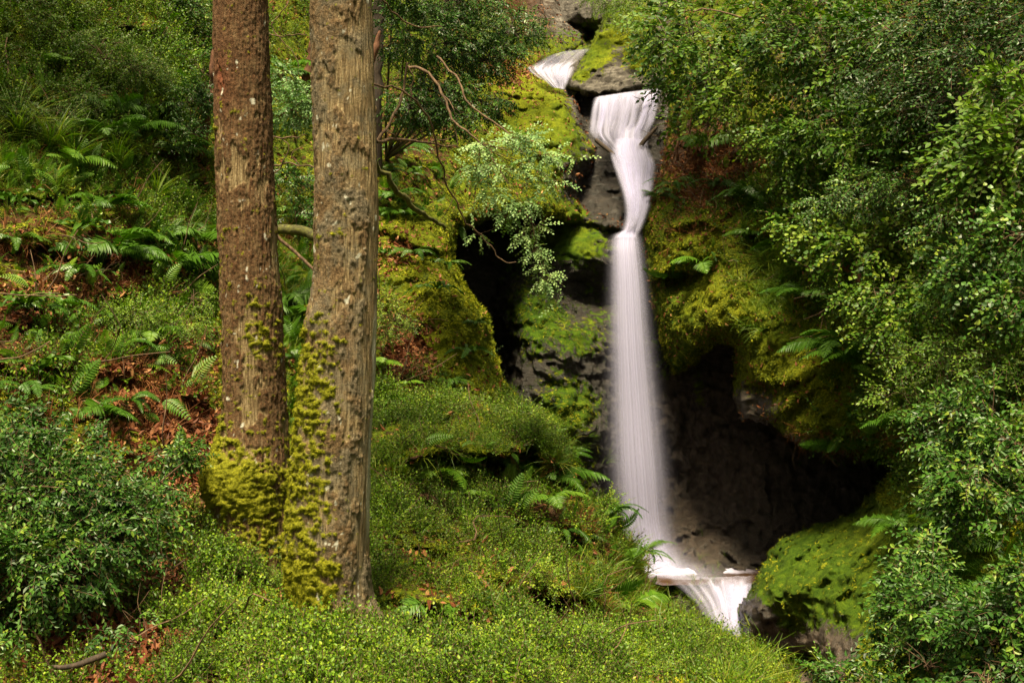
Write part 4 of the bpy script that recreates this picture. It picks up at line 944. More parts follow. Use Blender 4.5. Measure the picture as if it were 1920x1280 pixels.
stick('bare_branch', 'dark bent branch descending left from the leaf knot to the right trunk', [(765,118,11),(755,170,11),(735,225,10.9),(706,262,10.8)], [.010,.012,.014], 'twig', 'branch', 6, .02, (), hb)
stick('bare_branch', 'thin branch crossing the very top right of the right trunk', [(715,0,11),(745,30,11.2),(785,52,11.4),(830,48,11.6)], [.008,.008,.004], 'twig', 'branch', 5, .02, (), hb)
stick('bare_branch', 'mossy fallen branch slanting down the slope right of the right trunk', [(700,300,14.5),(745,355,14.8),(790,400,15.2),(835,425,15.8)], [.03,.035,.03,.02], 'mossbranch', 'branch', 7, .05)
stick('root', 'exposed dark brown root arching out of the leaves on the right bank', [(1560,497,15.3),(1600,510,15.2),(1630,550,15.0),(1645,580,15.0)], [.03,.05,.06,.05], 'redbark', 'root', 8, .03)
stick('dead_tree', 'gnarled brown stem half hidden in the hollies at the far right', [(1775,335,13),(1805,360,12.9),(1825,400,12.8),(1838,600,gd(1838,600))], [.03,.05,.06,.06], 'redbark', 'dead tree', 8, .04)
stick('bare_branch', 'forked reddish branch in the gap of the right hand hollies', [(1610,235,16.5),(1630,205,16.4),(1680,192,16.3)], [.02,.02,.018], 'redbark', 'branch', 6, .02, [([(1645,195,16.4),(1642,175,16.4)], [.012,.008]), ([(1618,220,16.4),(1612,200,16.4)], [.012,.006])])
stick('bare_branch', 'thin bare branch arching across the top of the right hand trees', [(1280,24,19),(1330,18,18.8),(1400,34,18.6),(1450,32,18.5)], [.012,.012,.01], 'twig', 'branch', 5, .03)
stick('bare_branch', 'pale branch slanting up behind the right hand leaf cover', [(1740,515,12.5),(1790,480,12.4),(1830,448,12.3),(1900,435,12.2)], [.012,.014,.012], 'twig', 'branch', 5, .03)
stick('hanging_root', 'dark upright stems under the trees right of the upper cascade', [(1272,160,gd(1268,310)-.2),(1274,230,gd(1268,310)-.1),(1268,310,gd(1268,310))], [.02,.025,.03], 'redbark', 'dead tree', 6, .06,
      [([(1290,150,gd(1290,300)-.3),(1296,220,gd(1290,300)-.15),(1290,300,gd(1290,300))], [.015,.02]), ([(1255,180,gd(1250,280)-.2),(1250,280,gd(1250,280))], [.012,.015])])

# ------------------------------------------------------------------ shrubs and leafy branches
def shrub(name, label, lobes, n, kind, mat, seed, base=None, cat='shrub', group=None, size=(0.8, 1.3), droop=0.25, twigs=0.10, tone=0.0, stem_r=0.018, upz=0.9, shell=0.45, stem='twig', face=0.35, gap=-0.26):
    """lobes: (px, py, d, rx, ry, rz) half sizes in metres"""
    r = np.random.default_rng(seed)
    L = np.array(lobes, float); C = P(L[:, 0], L[:, 1], L[:, 2]); S = L[:, 3:6]
    vol = S.prod(1)**0.75; k = r.choice(len(L), n, p=vol/vol.sum())
    u = rnd_unit(n, r); rad = shell+(1-shell)*r.random(n)**0.6
    pos = C[k]+u*S[k]*rad[:, None]
    pos = pos+0.25*S[k]*np.stack([fbm(pos*3+s_, 2) for s_ in (1, 21, 41)], -1)
    keep = fbm(pos*2.7+seed, 3) > gap                    # gaps through the crown
    pos, u, k = pos[keep], u[keep], k[keep]; n = len(pos)
    X = u*np.array([1, 1, 0.6])+0.45*r.normal(size=(n, 3)) - np.array([0, 0, droop])
    up = upz*UP+0.30*r.normal(size=(n, 3))+face*np.array([0, -1.0, 0])
    if base is None: b0 = C[0]-np.array([0, 0, S[0, 2]*0.9])
    else: b0 = surf(*base)[0] if len(base) == 2 else P(*base)
    root = empty(name, b0); tag(root, label, cat, group)
    mb = MB(); stamp(mb, PR[kind], pos, X, up, r.uniform(*size, n), seed+1, tone=tone+0.15*r.normal(size=n)+0.26*fbm(pos*2.4+seed, 3))
    mb.build('foliage', [M[mat], M['twig']], root)
    sb = MB()
    for c, s in zip(C, S):
        mid = (b0+c)/2+0.15*r.normal(size=3)*s.mean()
        V, Q = tube([b0, mid, c], [stem_r, stem_r*0.7, stem_r*0.4], 5, 12, 0.02); sb.add(V, Q, 0.5)
    m = max(2, int(n*twigs)); ii = r.choice(n, min(m, n), replace=False)
    for t in ii:
        c = C[k[t]]; a = c+0.25*(r.random(3)-.5)*S[k[t]]
        mid = (a+pos[t])/2+np.array([0, 0, 0.08*S[k[t], 2]])+0.05*r.normal(size=3)
        V, Q = tube([a, mid, pos[t]], [stem_r*0.28, stem_r*0.12], 3, 6); sb.add(V, Q, 0.5)
    sb.build('stems', [M[stem]], root)
    return root

hg = 'holly and beech growth over the right bank'
# left side
shrub('holly_bush', 'large glossy dark green holly bush filling the bottom left corner', [(40,950,7.6,.5,.45,.42),(150,930,7.9,.42,.4,.32),(240,985,7.8,.28,.3,.26),(40,1070,7.2,.40,.4,.28),(150,1045,7.4,.32,.35,.24),(0,840,8.1,.4,.4,.3),(-60,1000,7.4,.5,.4,.5),(100,860,8.1,.36,.35,.2)],
      5200, 'holly', 'holly', 201, (90, 1130), size=(.62, .95), stem_r=.016, tone=.02)
shrub('holly_sapling', 'small holly sapling reaching right from the big bush toward the left trunk', [(320,860,8.8,.15,.15,.11),(290,925,8.6,.16,.15,.10),(350,850,8.9,.10,.1,.08)], 260, 'holly', 'holly', 203, (300, 960), size=(.6, .85), tone=.1, stem_r=.008)
shrub('holly_sapling', 'little holly shoot standing in the litter right of the big bush', [(215,1185,7.0,.09,.09,.09),(245,1165,7.0,.07,.07,.07)], 60, 'holly', 'holly', 204, (220, 1210), size=(.6, .8), stem_r=.005)
shrub('holly_sapling', 'tiny holly seedling with bright leaves at the bottom left', [(45,1195,6.8,.10,.08,.06),(90,1238,6.7,.08,.08,.05)], 60, 'holly', 'holly', 205, (60, 1230), size=(.6, .8), tone=.2, stem_r=.005)
shrub('holly_bush', 'pale leaved holly bush showing between the two trunks near the top', [(548,205,15.0,.36,.3,.2),(530,150,15.5,.2,.3,.15),(575,190,15.1,.2,.3,.15)], 420, 'holly', 'spray', 206, (550, 260), size=(.8, 1.1), tone=-.08, stem_r=.012)
shrub('holly_bush', 'dark bush low in the gap between the trunks below the bare twigs', [(535,360,13.5,.3,.3,.25),(560,400,13.3,.22,.2,.15),(555,345,13.6,.2,.2,.15)], 420, 'holly', 'holly', 207, (550, 420), size=(.7, 1.0), stem_r=.012)
shrub('bush', 'dense rounded bush with pale new tips high on the left slope', [(190,110,14.6,.6,.4,.3),(255,130,14.6,.4,.35,.25),(120,90,14.6,.4,.35,.25)], 1500, 'small', 'beech', 208, (190, 165), size=(.6, 1.0), tone=-.12, stem_r=.012)  # leaf tone lowered to imitate the darkness of the top left corner
shrub('bush', 'leafy bush in the shaded top left behind the left trunk', [(350,30,17,.5,.4,.3),(375,130,16,.25,.3,.3),(300,20,17,.5,.4,.2)], 1000, 'holly', 'holly', 209, (350, 90), size=(.8, 1.1), tone=.05, stem_r=.014)
shrub('bush', 'loose light green bush at the very top left corner', [(20,40,14.5,.5,.4,.4),(60,0,15,.5,.4,.3),(10,130,14,.35,.3,.3)], 1100, 'small', 'beech', 210, (20, 170), size=(.7, 1.1), tone=-.08, stem_r=.012)  # corner darkness put into the leaf tone
shrub('bush', 'dark leafy bush above the grass on the left slope', [(60,215,13.2,.45,.3,.22),(140,180,13.8,.35,.3,.2),(0,200,13.2,.3,.3,.2)], 1100, 'small', 'beech', 221, (80, 260), size=(.6, .95), tone=-.15, stem_r=.01)  # darker leaf tone stands in for shade in the top left
shrub('bush', 'small leafy bush beside the dead stem left of the left trunk', [(355,190,14.6,.25,.25,.2),(385,160,14.8,.16,.2,.2),(345,250,14.2,.2,.2,.16)], 480, 'holly', 'holly', 222, (360, 290), size=(.65, .95), tone=.05, stem_r=.01)
shrub('bush', 'bright small leaved bush in the middle of the left slope', [(255,590,11.5,.26,.22,.12),(330,610,11.4,.24,.2,.13),(360,560,11.8,.16,.15,.1)], 620, 'small', 'bil', 223, (290, 650), size=(.5, .8), tone=.0, stem_r=.007)
shrub('bush', 'blue green leafy plant at the right foot of the right trunk gap', [(725,560,13.8,.18,.2,.17),(740,600,13.6,.18,.15,.14),(722,620,13.6,.12,.15,.1)], 300, 'small', 'ivy', 224, (730, 640), size=(.6, .9), tone=.2, stem_r=.007)
for k_, (px_, py_, w_, h_, n_, lab_) in enumerate([(455,1050,.24,.10,420,'bright bilberry bush at the foot of the left trunk'),(560,1075,.22,.10,380,'bilberry bush between the feet of the two trunks'),(420,1160,.26,.09,420,'spreading bilberry bush below the left trunk'),
      (520,1225,.26,.09,420,'bilberry bush in the foreground below both trunks'),(740,1255,.24,.08,340,'bilberry bush at the bottom edge right of the thick trunk'),(930,1235,.24,.09,340,'bilberry bush in the bottom centre foreground'),
      (1080,1225,.24,.09,320,'bilberry bush in the foreground under the grassy bank'),(1200,1262,.22,.08,260,'last bilberry bush in the foreground toward the stream'),(770,905,.26,.10,340,'bilberry bush on the knoll below the turf overhang'),(880,1000,.30,.10,380,'bilberry bush in the middle of the knoll'),
      (735,1000,.26,.10,340,'bilberry bush on the knoll close to the thick trunk'),(1120,965,.24,.12,260,'bilberry bush on the knoll edge in front of the main fall'),(860,775,.34,.12,420,'bilberry bush crowning the top of the knoll'),(980,805,.28,.10,300,'bilberry bush near the nose of the knoll overhang'),
      (990,1090,.28,.10,320,'bilberry bush on the lower right flank of the knoll')]):
    d_ = surf(px_, py_)[2]
    shrub('bilberry_bush', lab_, [(px_, py_-h_*150, d_, w_, w_*.9, h_), (px_+w_*120, py_-h_*80, d_+.1, w_*.7, w_*.7, h_*.9), (px_-w_*130, py_-h_*60, d_-.1, w_*.7, w_*.6, h_*.8)], int(n_*1.2), 'small', 'bil', 600+k_*2, (px_, py_+12), 'bush', 'bilberry bushes', size=(.42, .85), tone=-.03+.09*(k_ % 3), stem_r=.005, droop=-.25, shell=.35)
# evergreen overhead and right of the thick trunk
shrub('holly_tree', 'dark holly tree hanging over the slope right of the thick trunk', [(760,60,13.5,.42,.4,.3),(840,80,13.8,.42,.4,.3),(910,110,14.2,.4,.4,.26),(820,170,13.6,.42,.35,.24),(770,200,13.2,.3,.3,.24),(850,215,13.4,.3,.3,.2),(900,190,14.0,.36,.3,.2),(960,60,14.6,.36,.4,.24),(850,0,14,.6,.4,.3),(740,-20,13,.4,.4,.3)],
      3600, 'holly', 'holly', 211, (720, 300), 'tree', size=(.65, 1.0), twigs=.10, stem_r=.02, tone=-.06, droop=.5, shell=.2, stem='darktwig', gap=-.2)
shrub('leafy_branch', 'bright green leaf spray hanging in front of the dark hollow', [(905,270,12.0,.12,.2,.05),(975,258,12.1,.18,.2,.05),(1025,292,12.1,.15,.2,.05),(890,318,12.0,.12,.18,.05),(955,318,12.0,.18,.2,.06),(1015,338,12.1,.11,.15,.05),(925,362,12.0,.12,.15,.05),(985,382,12.0,.13,.12,.05),(885,395,12.0,.06,.08,.03),
      (1078,297,12.1,.05,.05,.015),(1045,340,12.0,.04,.06,.02),(950,405,12,.08,.1,.04),(1005,425,12,.06,.06,.04)], 520, 'beech', 'spray', 212, (902, 270, 12.0), 'branch', size=(.5, .85), twigs=.22, stem_r=.005, droop=.3, shell=.1, tone=.16, face=.7, gap=-.45)
shrub('leafy_branch', 'thin trailing end of the bright leaf spray reaching down over the dark rock', [(1000,470,12.0,.07,.05,.04),(1022,522,12.0,.07,.05,.05),(1043,572,12.0,.03,.02,.012),(982,440,12.0,.06,.04,.03),(898,440,12,.04,.03,.015),(1010,495,12,.05,.04,.03)], 110, 'beech', 'spray', 213, (990, 400, 12.0), 'branch', size=(.5, .75), twigs=.3, stem_r=.003, droop=.6, shell=.1, tone=.22, face=.7, gap=-.9)
# right side
R_ = [
 ('holly_tree', 'holly tree with bluish leaves leaning over the upper cascade from the right', [(1300,60,19.5,.8,.6,.5),(1360,110,19,.8,.6,.5),(1300,160,19.6,.45,.5,.35),(1250,100,20.4,.35,.5,.5),(1230,30,21,.4,.4,.5)], 1000, 'beech', 'ivy', (1330,230), (1.0,1.5), -.08),
 ('hazel_sapling', 'sapling with lime green leaves lit up right of the upper cascade', [(1395,170,18.2,.34,.3,.2),(1420,125,18.2,.3,.3,.2),(1300,230,19.5,.22,.3,.12),(1370,210,18.4,.3,.3,.16)], 260, 'beech', 'beech', (1400,260), (1.0,1.5), .33),
 ('beech_tree', 'beech tree with layered pale leaves in the upper right', [(1560,90,17,.75,.6,.4),(1500,60,17.5,.6,.6,.4),(1620,120,16.8,.7,.6,.35),(1540,0,18,.9,.6,.35),(1660,60,16.5,.6,.5,.4)], 1400, 'beech', 'ivy', (1560,300), (1.0,1.5), -.12),
 ('holly_tree', 'darkest holly tree in the top right corner', [(1760,60,14.5,.8,.6,.45),(1860,120,13.5,.6,.6,.4),(1800,180,14,.7,.6,.4),(1880,20,14,.8,.6,.4),(1700,150,15.2,.6,.5,.35),(1950,60,13,.5,.5,.5)], 3000, 'small', 'holly', (1800,330), (1.0,1.3), -.2),
 ('beech_tree', 'beech branches with bright broad leaves at the right edge under the dark holly', [(1880,180,12,.32,.3,.22),(1850,260,12.2,.4,.3,.25),(1900,320,11.8,.4,.35,.28),(1830,300,12.3,.3,.3,.2),(1950,240,11.6,.4,.3,.3)], 1000, 'beech', 'beech', (1890,430), (.9,1.3), .18),
 ('holly_bush', 'holly bush with whitish leaf edges halfway down the right bank', [(1700,210,15,.5,.4,.28),(1640,270,15.5,.5,.4,.25),(1560,230,16.3,.45,.4,.25),(1520,270,16.8,.4,.4,.25),(1740,270,14.6,.4,.4,.25)], 1300, 'holly', 'ivy', (1620,330), (.95,1.3), -.05),
 ('bush', 'leafy bush hanging over the dark bank right of the chute', [(1470,250,17.6,.4,.4,.25),(1520,320,17,.42,.4,.22)], 600, 'ivy', 'ivy', (1470,370), (.85,1.1), .05),
 ('bush', 'dark green bush in the middle of the right bank', [(1640,360,15,.5,.4,.28),(1720,340,14.4,.5,.4,.28),(1580,390,15.6,.4,.35,.22),(1790,400,13.5,.4,.4,.28)], 1900, 'small', 'holly', (1660,430), (.8,1.1), .08),
 ('bush', 'round leaved bush above the mossy cliff edge', [(1560,440,15.6,.5,.35,.22),(1620,470,15,.5,.35,.24),(1500,420,16.6,.35,.3,.2),(1680,450,14.6,.45,.35,.22)], 800, 'ivy', 'ivy', (1580,510), (.75,1.1), .16),
 ('ivy_bush', 'pale grey green round leaved plant spilling down the right bank', [(1620,560,14.6,.3,.3,.18),(1670,550,14.2,.35,.3,.2),(1720,590,13.6,.36,.3,.2),(1660,620,14.2,.3,.3,.16),(1780,560,13.2,.4,.3,.22)], 800, 'ivy', 'ivy', (1640,640), (.6,.9), .08),
 ('bush', 'dark leaved bush along the right edge at mid height', [(1860,500,11.6,.42,.4,.3),(1920,440,11.2,.4,.4,.3),(1800,480,12.4,.36,.35,.24),(1940,560,10.8,.4,.35,.26)], 1500, 'ivy', 'holly', (1870,600), (.6,.95), .12),
 ('bush', 'low leafy bush right of the tall pale fern', [(1760,680,12.6,.4,.3,.2),(1840,650,11.8,.4,.3,.22),(1900,690,11,.36,.3,.22),(1700,740,13.2,.3,.3,.16)], 1300, 'small', 'beech', (1800,760), (.65,1.0), .12),
 ('holly_bush', 'glossy holly bush on the right bank beside the shadowed overhang', [(1780,800,11.2,.32,.3,.2),(1860,780,10.6,.36,.3,.26),(1920,840,10,.34,.3,.24),(1820,860,10.8,.26,.25,.16)], 1300, 'holly', 'holly', (1840,920), (.65,.95), .12),
 ('holly_bush', 'spreading holly bush in front of the boulder on the right', [(1800,930,9.6,.22,.22,.14),(1840,900,9.5,.28,.25,.2),(1900,960,9.0,.28,.25,.2),(1770,985,9.8,.14,.15,.1)], 700, 'holly', 'holly', (1850,1020), (.62,.9), .16),
 ('holly_bush', 'near holly bush filling the bottom right corner', [(1720,1130,8.6,.2,.2,.15),(1780,1160,8.0,.28,.25,.2),(1860,1200,7.4,.3,.25,.22),(1680,1210,8.6,.2,.2,.14),(1740,1250,8.0,.28,.25,.18),(1930,1130,7.4,.22,.25,.22),(1850,1280,7.2,.3,.25,.2)], 3400, 'holly', 'holly', (1780,1290), (.5,.8), .10),
 ('holly_sapling', 'slim holly sapling rising in front of the boulder moss', [(1715,1030,9.2,.08,.1,.1),(1700,1080,9.1,.10,.12,.08),(1745,1070,9,.12,.12,.1)], 260, 'holly', 'holly', (1690,1140), (.6,.85), .2),
 ('bush', 'leafy bush above the stream at the bottom right edge of the water', [(1560,1260,9.6,.14,.14,.12),(1610,1280,9.2,.18,.15,.14),(1545,1220,9.8,.06,.06,.05)], 260, 'holly', 'holly', (1590,1330), (.55,.8), .15),
]
for q_, (nm, lab, lobes, n, kind, mat, base, sz, tn) in enumerate(R_):
    tn -= .07
    shrub(nm, lab, lobes, int(n*0.92), kind, mat, 300+q_*3, base, 'tree' if 'tree' in nm else 'bush', hg, size=(sz[0]*1.2, sz[1]*1.5), tone=tn, stem_r=.02 if 'tree' in nm else .012, twigs=.06, stem='darktwig' if 'tree' in nm else 'twig', gap=-0.12)

shrub('hanging_vine', 'curtain of light green leaves over the rocks above the upper cascade', [(1185,20,23.8,.35,.3,.35),(1205,70,23.4,.25,.25,.3),(1160,-20,24.5,.5,.3,.3),(1120,0,25.5,.3,.3,.2)], 620, 'small', 'beech', 401, (1215,-40), 'vine', None, size=(.9, 1.3), tone=.22, stem_r=.01, droop=.8)
shrub('bush', 'loose leafy bush beside the yellow moss slope left of the topmost cascade', [(930,20,22,.5,.3,.3),(985,60,22.5,.35,.3,.22),(900,60,21.5,.4,.3,.25)], 620, 'small', 'beech', 402, (930,110), 'bush', None, size=(.9, 1.3), tone=.0, stem_r=.01)
# ------------------------------------------------------------------ big grass tufts
rt = np.random.default_rng(55)
tuft_me = []
for k in range(3):
    V, Q, T, Mi = blade_tuft(rt, 70, 0.42, 0.007, 1.0, 6)
    V = V[:, [2, 1, 0]]*np.array([1, -1, 1])
    o_ = mesh_obj('grass_tuft', V, Q, M['grass'], None, {'tone': T}); tuft_me.append(o_.data); bpy.data.objects.remove(o_)
for k, (px, py, sc, lab) in enumerate([(40,262,1.0,'tall grass tuft at the left edge high on the slope'),(90,292,1.25,'biggest tuft of long drooping grass on the left slope'),(135,310,1.0,'grass tuft trailing straw coloured blades below the biggest one'),
      (225,322,.9,'grass tuft right of the long grass patch'),(285,385,.9,'grass tuft close to the left trunk above the middle ferns'),(340,470,.8,'thin grass tuft beside the left trunk'),(60,20,1.0,'grass tuft in the top left corner'),
      (1440,500,1.1,'hanging grass tuft at the left end of the right cliff top'),(1475,485,1.1,'bright grass tuft in the middle of the right cliff top'),(1505,520,.9,'grass tuft at the right end of the hanging cliff grass'),
      (1200,1040,.75,'grass tuft leaning out over the pool from the knoll'),(1185,1070,.7,'grass tuft at the knoll edge just above the pool'),(1046,835,.7,'grass tuft on the nose of the knoll overhang'),
      (1300,1182,.6,'grass tuft in front of the low veil of water'),(1265,1165,.55,'smaller grass tuft left of the low veil of water'),(1372,1210,.5,'grass tuft at the stream edge below the boulder')]):
    p_, nr_, d_ = surf(px, py)
    o_ = bpy.data.objects.new('grass_tuft', tuft_me[k % 3]); COL.objects.link(o_); o_.location = [float(v) for v in p_+nr_*0.01]
    tl = nr_*0.6+UP; tl /= np.linalg.norm(tl)
    o_.rotation_euler = mathutils.Vector(tl).to_track_quat('Z', 'Y').to_euler(); o_.scale = ((sc*1.45,)*3 if px < 400 else (sc,)*3)
    tag(o_, lab, 'grass tuft', 'large grass tufts')

# ------------------------------------------------------------------ ferns
def frond_mesh(r, L, npair, pw, style):
    """one frond arching along +X, blade facing +Z"""
    b = MB(); t = np.linspace(0.12, 0.985, npair)
    arch = 0.55+0.25*r.random()
    cz = lambda s: L*(0.55*s-arch*s*s); cx = lambda s: L*(s-0.12*s*s)
    Vt, Qt = tube([[cx(s), 0, cz(s)] for s in (0, .25, .5, .75, 1)], [.0028, .0008], 3, 12)
    b.add(Vt, Qt, 0.35, 0)
    if style == 'strap':
        ss = np.linspace(0.08, 1, 9); w = 0.055*L*np.sin(np.clip(ss*1.05, 0, 1)**0.7*pi*0.97)**0.6+0.002
        C = np.stack([[cx(s), 0, cz(s)] for s in ss])
        wav = 0.012*np.sin(ss*19)
        Lf = C+np.stack([0*ss, w, 0.3*w+wav], -1); Rt = C+np.stack([0*ss, -w, 0.3*w-wav], -1)
        V = np.stack([Lf, C, Rt], 1).reshape(-1, 3); i = np.arange(8)*3
        Q = np.concatenate([np.stack([i, i+1, i+4, i+3], -1), np.stack([i+1, i+2, i+5, i+4], -1)])
        b.add(V, Q, 0.5, 0)
    else:
        for s in t:
            ln = pw*L*(np.sin(np.clip(s, 0, 1)**0.65*pi)**0.75 if style == 'broad' else np.sin(np.clip(s, 0, 1)**0.8*pi)**0.5)*(0.9+0.2*r.random())+0.004
            slope = np.array([1-0.24*s, 0, 0.55-2*arch*s]); slope /= np.linalg.norm(slope)
            for sg in (1, -1):
                X = np.array([0, sg, 0])+slope*(0.35+0.3*s)+np.array([0, 0, 0.12*r.normal()-0.08])
                nrm = np.array([-slope[2], 0, slope[0]])+0.12*r.normal(size=3)
                V, Q = leafquad(ln, L/npair*(0.95 if style == 'broad' else 0.85), fold=.1, droop=.25, wpos=(.12, .6), wr=(1, .7))
                b.add(V@frame(X, nrm).T+np.array([cx(s), 0, cz(s)]), Q, 0.5+0.08*r.normal(), 0)
    V = np.concatenate(b.V)
    return V, np.concatenate(b.Q), np.concatenate(b.T)
FR = {}
rf = np.random.default_rng(77)
def fern_proto(style, mat, nf, L, npair, pw, key):
    meshes = []
    for k in range(3):
        V, Q, T = frond_mesh(rf, L*(0.85+0.15*k), npair, pw, style)
        me = mesh_obj('frond', V, Q, M[mat], None, {'tone': np.clip(T+0.12*rf.normal(), 0, 1)}, shade_smooth=False)
        meshes.append(me.data); bpy.data.objects.remove(me)
    FR[key] = (meshes, nf)
fern_proto('broad', 'fern', 7, 0.46, 22, 0.22, 'pale'); fern_proto('narrow', 'darkfern', 9, 0.34, 24, 0.11, 'dark')
fern_proto('strap', 'darkfern', 8, 0.30, 0, 0, 'strap'); fern_proto('broad', 'fern', 5, 0.36, 18, 0.26, 'small'); fern_proto('narrow', 'deadfern', 6, 0.30, 14, 0.09, 'dead')
def fern(key, px, py, size, label, seed, group, lift=0.0, lean=0.0, nf=None):
    r = np.random.default_rng(seed); meshes, n0 = FR[key]; n0 = nf or n0
    p, nr, d = surf(px, py)
    root = empty('fern', p+nr*(0.13 if 720 < px < 1230 and py > 740 else 0.07)); tag(root, label, 'fern', group)
    nr2 = nr+0.9*UP; nr2 /= np.linalg.norm(nr2)
    for k in range(n0):
        a = 2*pi*k/n0+r.normal()*0.25
        out = np.array([cos(a), sin(a), 0]); out = out+0.4*nr*np.array([1, 1, 0]); 
        el_ = r.uniform(-0.1, 0.35)
        if key == 'dead': el_ = -0.8
        X = out/np.linalg.norm(out)+np.array([lean, -0.15, el_])
        Rm = frame(X[None], (nr2+0.15*r.normal(size=3))[None])[0]
        s = size*1.35*r.uniform(0.75, 1.15)
        o = bpy.data.objects.new('frond', meshes[r.integers(0, 3)]); COL.objects.link(o); o.parent = root
        m4 = mathutils.Matrix(((*Rm[0]*s, 0), (*Rm[1]*s, 0), (*Rm[2]*s, 0), (0, 0, 0, 1)))
        o.matrix_local = m4
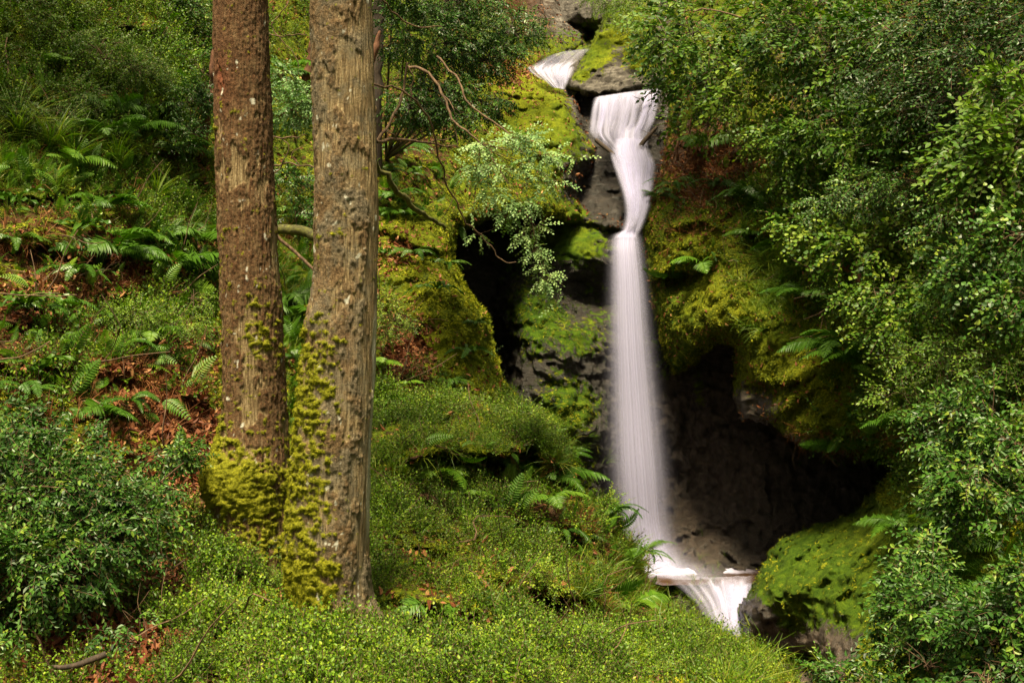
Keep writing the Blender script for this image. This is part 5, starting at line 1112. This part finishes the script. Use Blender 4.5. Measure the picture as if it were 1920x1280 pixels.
FERNS = [
 # left slope
 ('pale',151,205,.85,'pale arching fern under the dark bush high on the left slope'),('pale',201,198,.8,'fern with one long arching frond right of the high slope bush'),
 ('pale',188,265,.9,'feathery fern at the right end of the long grass'),('pale',322,290,1.0,'broad feathery fern left of the leaning dead stem'),('dark',295,218,.9,'dark fern above the feathery one near the dead stem'),
 ('dark',309,180,.8,'shaded fern in the dark hollow high on the left slope'),('strap',27,396,1.2,'strap leaved fern at the left edge below the long grass'),('pale',195,400,.9,'curling pale fern below the long grass'),
 ('strap',168,366,1.2,'upright strap leaved fern standing in bare brown soil'),('strap',134,440,1.3,'dark strap leaved fern hanging over the upper red leaf patch'),('dark',151,482,1.0,'dark fern beside the upper red leaf patch'),
 ('pale',208,478,1.0,'bright fern with two long fronds reaching right in mid slope'),('pale',310,508,1.15,'largest bright fern of the mid slope, spreading toward the left trunk'),('small',356,528,1.1,'bright feathery fern close to the left trunk at mid height'),
 ('dark',134,526,1.1,'drooping dark fern under the upper red leaf patch'),('strap',163,530,.9,'drooping strap fern beside the drooping dark fern'),('strap',44,592,1.4,'wide strap leaved fern at the left edge of mid slope'),
 ('dark',72,590,1.0,'dark fern next to the wide strap fern on the left edge'),('dark',188,612,.8,'small fern above the lower red leaf patch'),('strap',40,682,1.1,'low strap fern at the left edge under the curved stem'),
 ('dark',222,658,.7,'tiny dark fern right of the curved stem'),('small',232,704,.8,'short fern in the dark brown lower slope'),('pale',165,785,.75,'bright fan of fronds on the moss above the holly bush'),
 ('dark',242,768,.7,'small dark fern above the litter left of the left trunk'),('pale',369,460,1.1,'grassy pale fern touching the left side of the left trunk'),('small',275,566,1.0,'bright lime fern above the small leaved bush'),
 ('dark',60,752,.9,'faded fern at the left edge above the holly bush'),('pale',524,145,1.2,'fern in the shaded upper gap between the trunks'),('pale',540,560,1.35,'long light green fern fronds filling the gap between the trunks'),
 ('pale',535,600,1.1,'lower light green fern in the gap between the trunks'),('dark',551,684,.9,'dark fern low in the gap between the trunks'),('dead',300,480,1.0,'withered brown fern hanging near the largest bright fern'),
 ('dead',240,745,1.0,'withered brown fern lower on the left slope'),('dead',320,690,1.0,'withered fern skirt close to the left trunk'),
 ('dark',100,480,.8,'half hidden dark fern left of the upper red leaf patch'),('pale',255,455,.8,'light fern tuft above the largest bright fern'),('dark',20,470,1.0,'broad dark fern at the left edge of the upper slope'),
 ('small',120,320,1.0,'fern poking out of the long grass'),('pale',245,250,.9,'fern in the shaded band above mid slope'),('small',90,140,1.0,'pale fern among the bushes at the top left'),('small',280,640,.8,'small bright fern below the small leaved bush'),
 # right of the thick trunk
 ('dark',754,218,1.2,'grey green fern hanging in the shade below the dark holly tree'),('dark',754,292,1.1,'fern just under the horizontal bare branch'),('dark',764,332,1.1,'spiky fern beside a pale stone below the horizontal branch'),
 ('pale',734,378,.9,'fresh green fern beside the right trunk below the horizontal branch'),('pale',751,406,.9,'fern with drooping fronds beside the mossy fallen branch'),('strap',734,482,1.1,'dark fern against the right edge of the right trunk'),
 ('dark',774,492,1.2,'glossy dark fern on the moss above the buttress'),('dark',831,500,1.1,'fern rosette at the top edge of the mossy buttress'),('strap',821,556,1.2,'strap fern on the face of the mossy buttress'),
 ('dark',872,664,1.2,'star shaped fern near the edge of the mossy buttress'),('dark',835,724,1.2,'fern with bleached fronds at the foot of the mossy buttress'),('strap',711,768,1.1,'strap fern beside the right trunk at the back of the knoll'),
 ('small',751,738,.9,'small feathery fern below the brown leaf bank'),('dark',880,610,.7,'narrow fern low on the buttress edge'),('small',700,700,.8,'fern tuft beside the trunk below the brown leaf bank'),
 # knoll
 ('dark',1026,803,1.0,'fern on the crest of the knoll against the dark gorge'),('dark',1056,836,1.1,'arching fern at the tip of the knoll overhang'),('dark',1068,856,.9,'fern just under the tip of the knoll overhang'),
 ('strap',835,868,1.0,'strap fern under the turf overhang, leftmost'),('small',902,868,.9,'bright fern under the middle of the turf overhang'),('small',929,880,.9,'bright fern right of the middle of the turf overhang'),
 ('small',989,872,.9,'bright fern under the right part of the turf overhang'),('strap',1003,893,1.0,'strap fern in the shadow below the overhang tip'),('pale',1023,920,.8,'fresh yellow green fern below the overhang'),
 ('pale',1055,917,.8,'bright fern against the dark rock right of the overhang'),('small',1036,960,.9,'small lime fern on the shoulder of the knoll'),('strap',1016,984,1.0,'single upright strap frond on the shoulder of the knoll'),
 ('dark',1077,1000,1.0,'curved fern in the upper part of the knoll side'),('dark',1043,1020,1.0,'grassy fern on the knoll side'),('strap',1057,1052,1.3,'wide strap leaved fern with pale midribs on the knoll side'),
 ('pale',1104,1080,.8,'bright fern arching right on the lower knoll side'),('dark',1191,1072,1.1,'dark fern at the pool edge of the knoll'),('dark',1184,1036,.9,'fern hanging at the bank edge in front of the main fall'),
 ('pale',768,1172,.75,'feathery fern right of the foot of the thick trunk'),('strap',842,1192,1.0,'dark strap fern inside the black hollow of the foreground'),('small',942,1164,.9,'small fern above the lower hollow'),
 ('strap',1020,1190,.9,'strap frond at the right end of the lower hollow'),('strap',1070,1190,.9,'pale strap fern below the grassy bank'),('small',805,910,.9,'lime fern in the bilberries near the trunk'),
 ('small',1164,1150,.8,'little bright fern in the grass near the stream'),('small',1172,998,.8,'upright fern tip against the base of the main fall'),('dark',1120,970,.8,'fern in the tangle on the knoll edge'),
 ('small',1255,1215,.8,'small fern in the grass beside the low veil of water'),('small',870,960,.7,'little fern in the centre of the knoll'),
 # right
 ('dark',1240,366,1.2,'dark fern clinging to the bank right of the chute'),('dark',1262,352,1.1,'second dark fern just right of the chute'),('dark',1251,508,1.0,'small fern on the moss right of the top of the main fall'),
 ('dark',1357,350,1.3,'large dark fern in the brown hollow of the right bank'),('dark',1398,374,1.5,'largest dark fern of the right bank with drooping fronds'),('pale',1673,250,1.5,'pale fern glowing among the right hand hollies'),
 ('pale',1639,286,1.3,'fern arching left under the pale glowing fern'),('pale',1599,650,1.5,'big feathery pale fern on the right bank above the cliff'),('pale',1630,684,1.3,'feathery fern below the big pale fern'),
 ('pale',1468,445,1.0,'fern above the hanging grass of the right bank'),('pale',1865,1004,1.2,'big light fern at the right edge above the boulder bank'),('pale',1831,1122,1.0,'wide fern half covered by the near holly bush'),
 ('pale',1868,1090,1.0,'fern at the right edge above the near holly bush'),('small',1330,500,1.3,'fresh maple like seedling on the moss right of the fall'),('pale',1740,800,1.0,'fern in the leaves above the shadowed overhang'),
 ('pale',1560,820,.8,'small fern on the moss tongue under the right bank'),('pale',1330,270,1.2,'light fern under the lime green sapling'),('dark',1420,430,1.0,'fern on the cliff top above the hanging grass'),
 ('pale',1700,1000,.9,'fern on the bank behind the slim holly sapling'),('pale',1520,560,1.0,'fern growing out of the trailing round leaves'),
]
ln = 0
for k, (key, px, py, s, lab) in enumerate(FERNS):
    grp = 'ferns on the left slope' if px < 700 else ('ferns on the knoll and buttress' if px < 1230 else 'ferns on the right bank')
    if 700 < px < 900 and py > 400 and py < 760: s *= .75
    fern(key, px, py, s, lab, 900+k, grp)
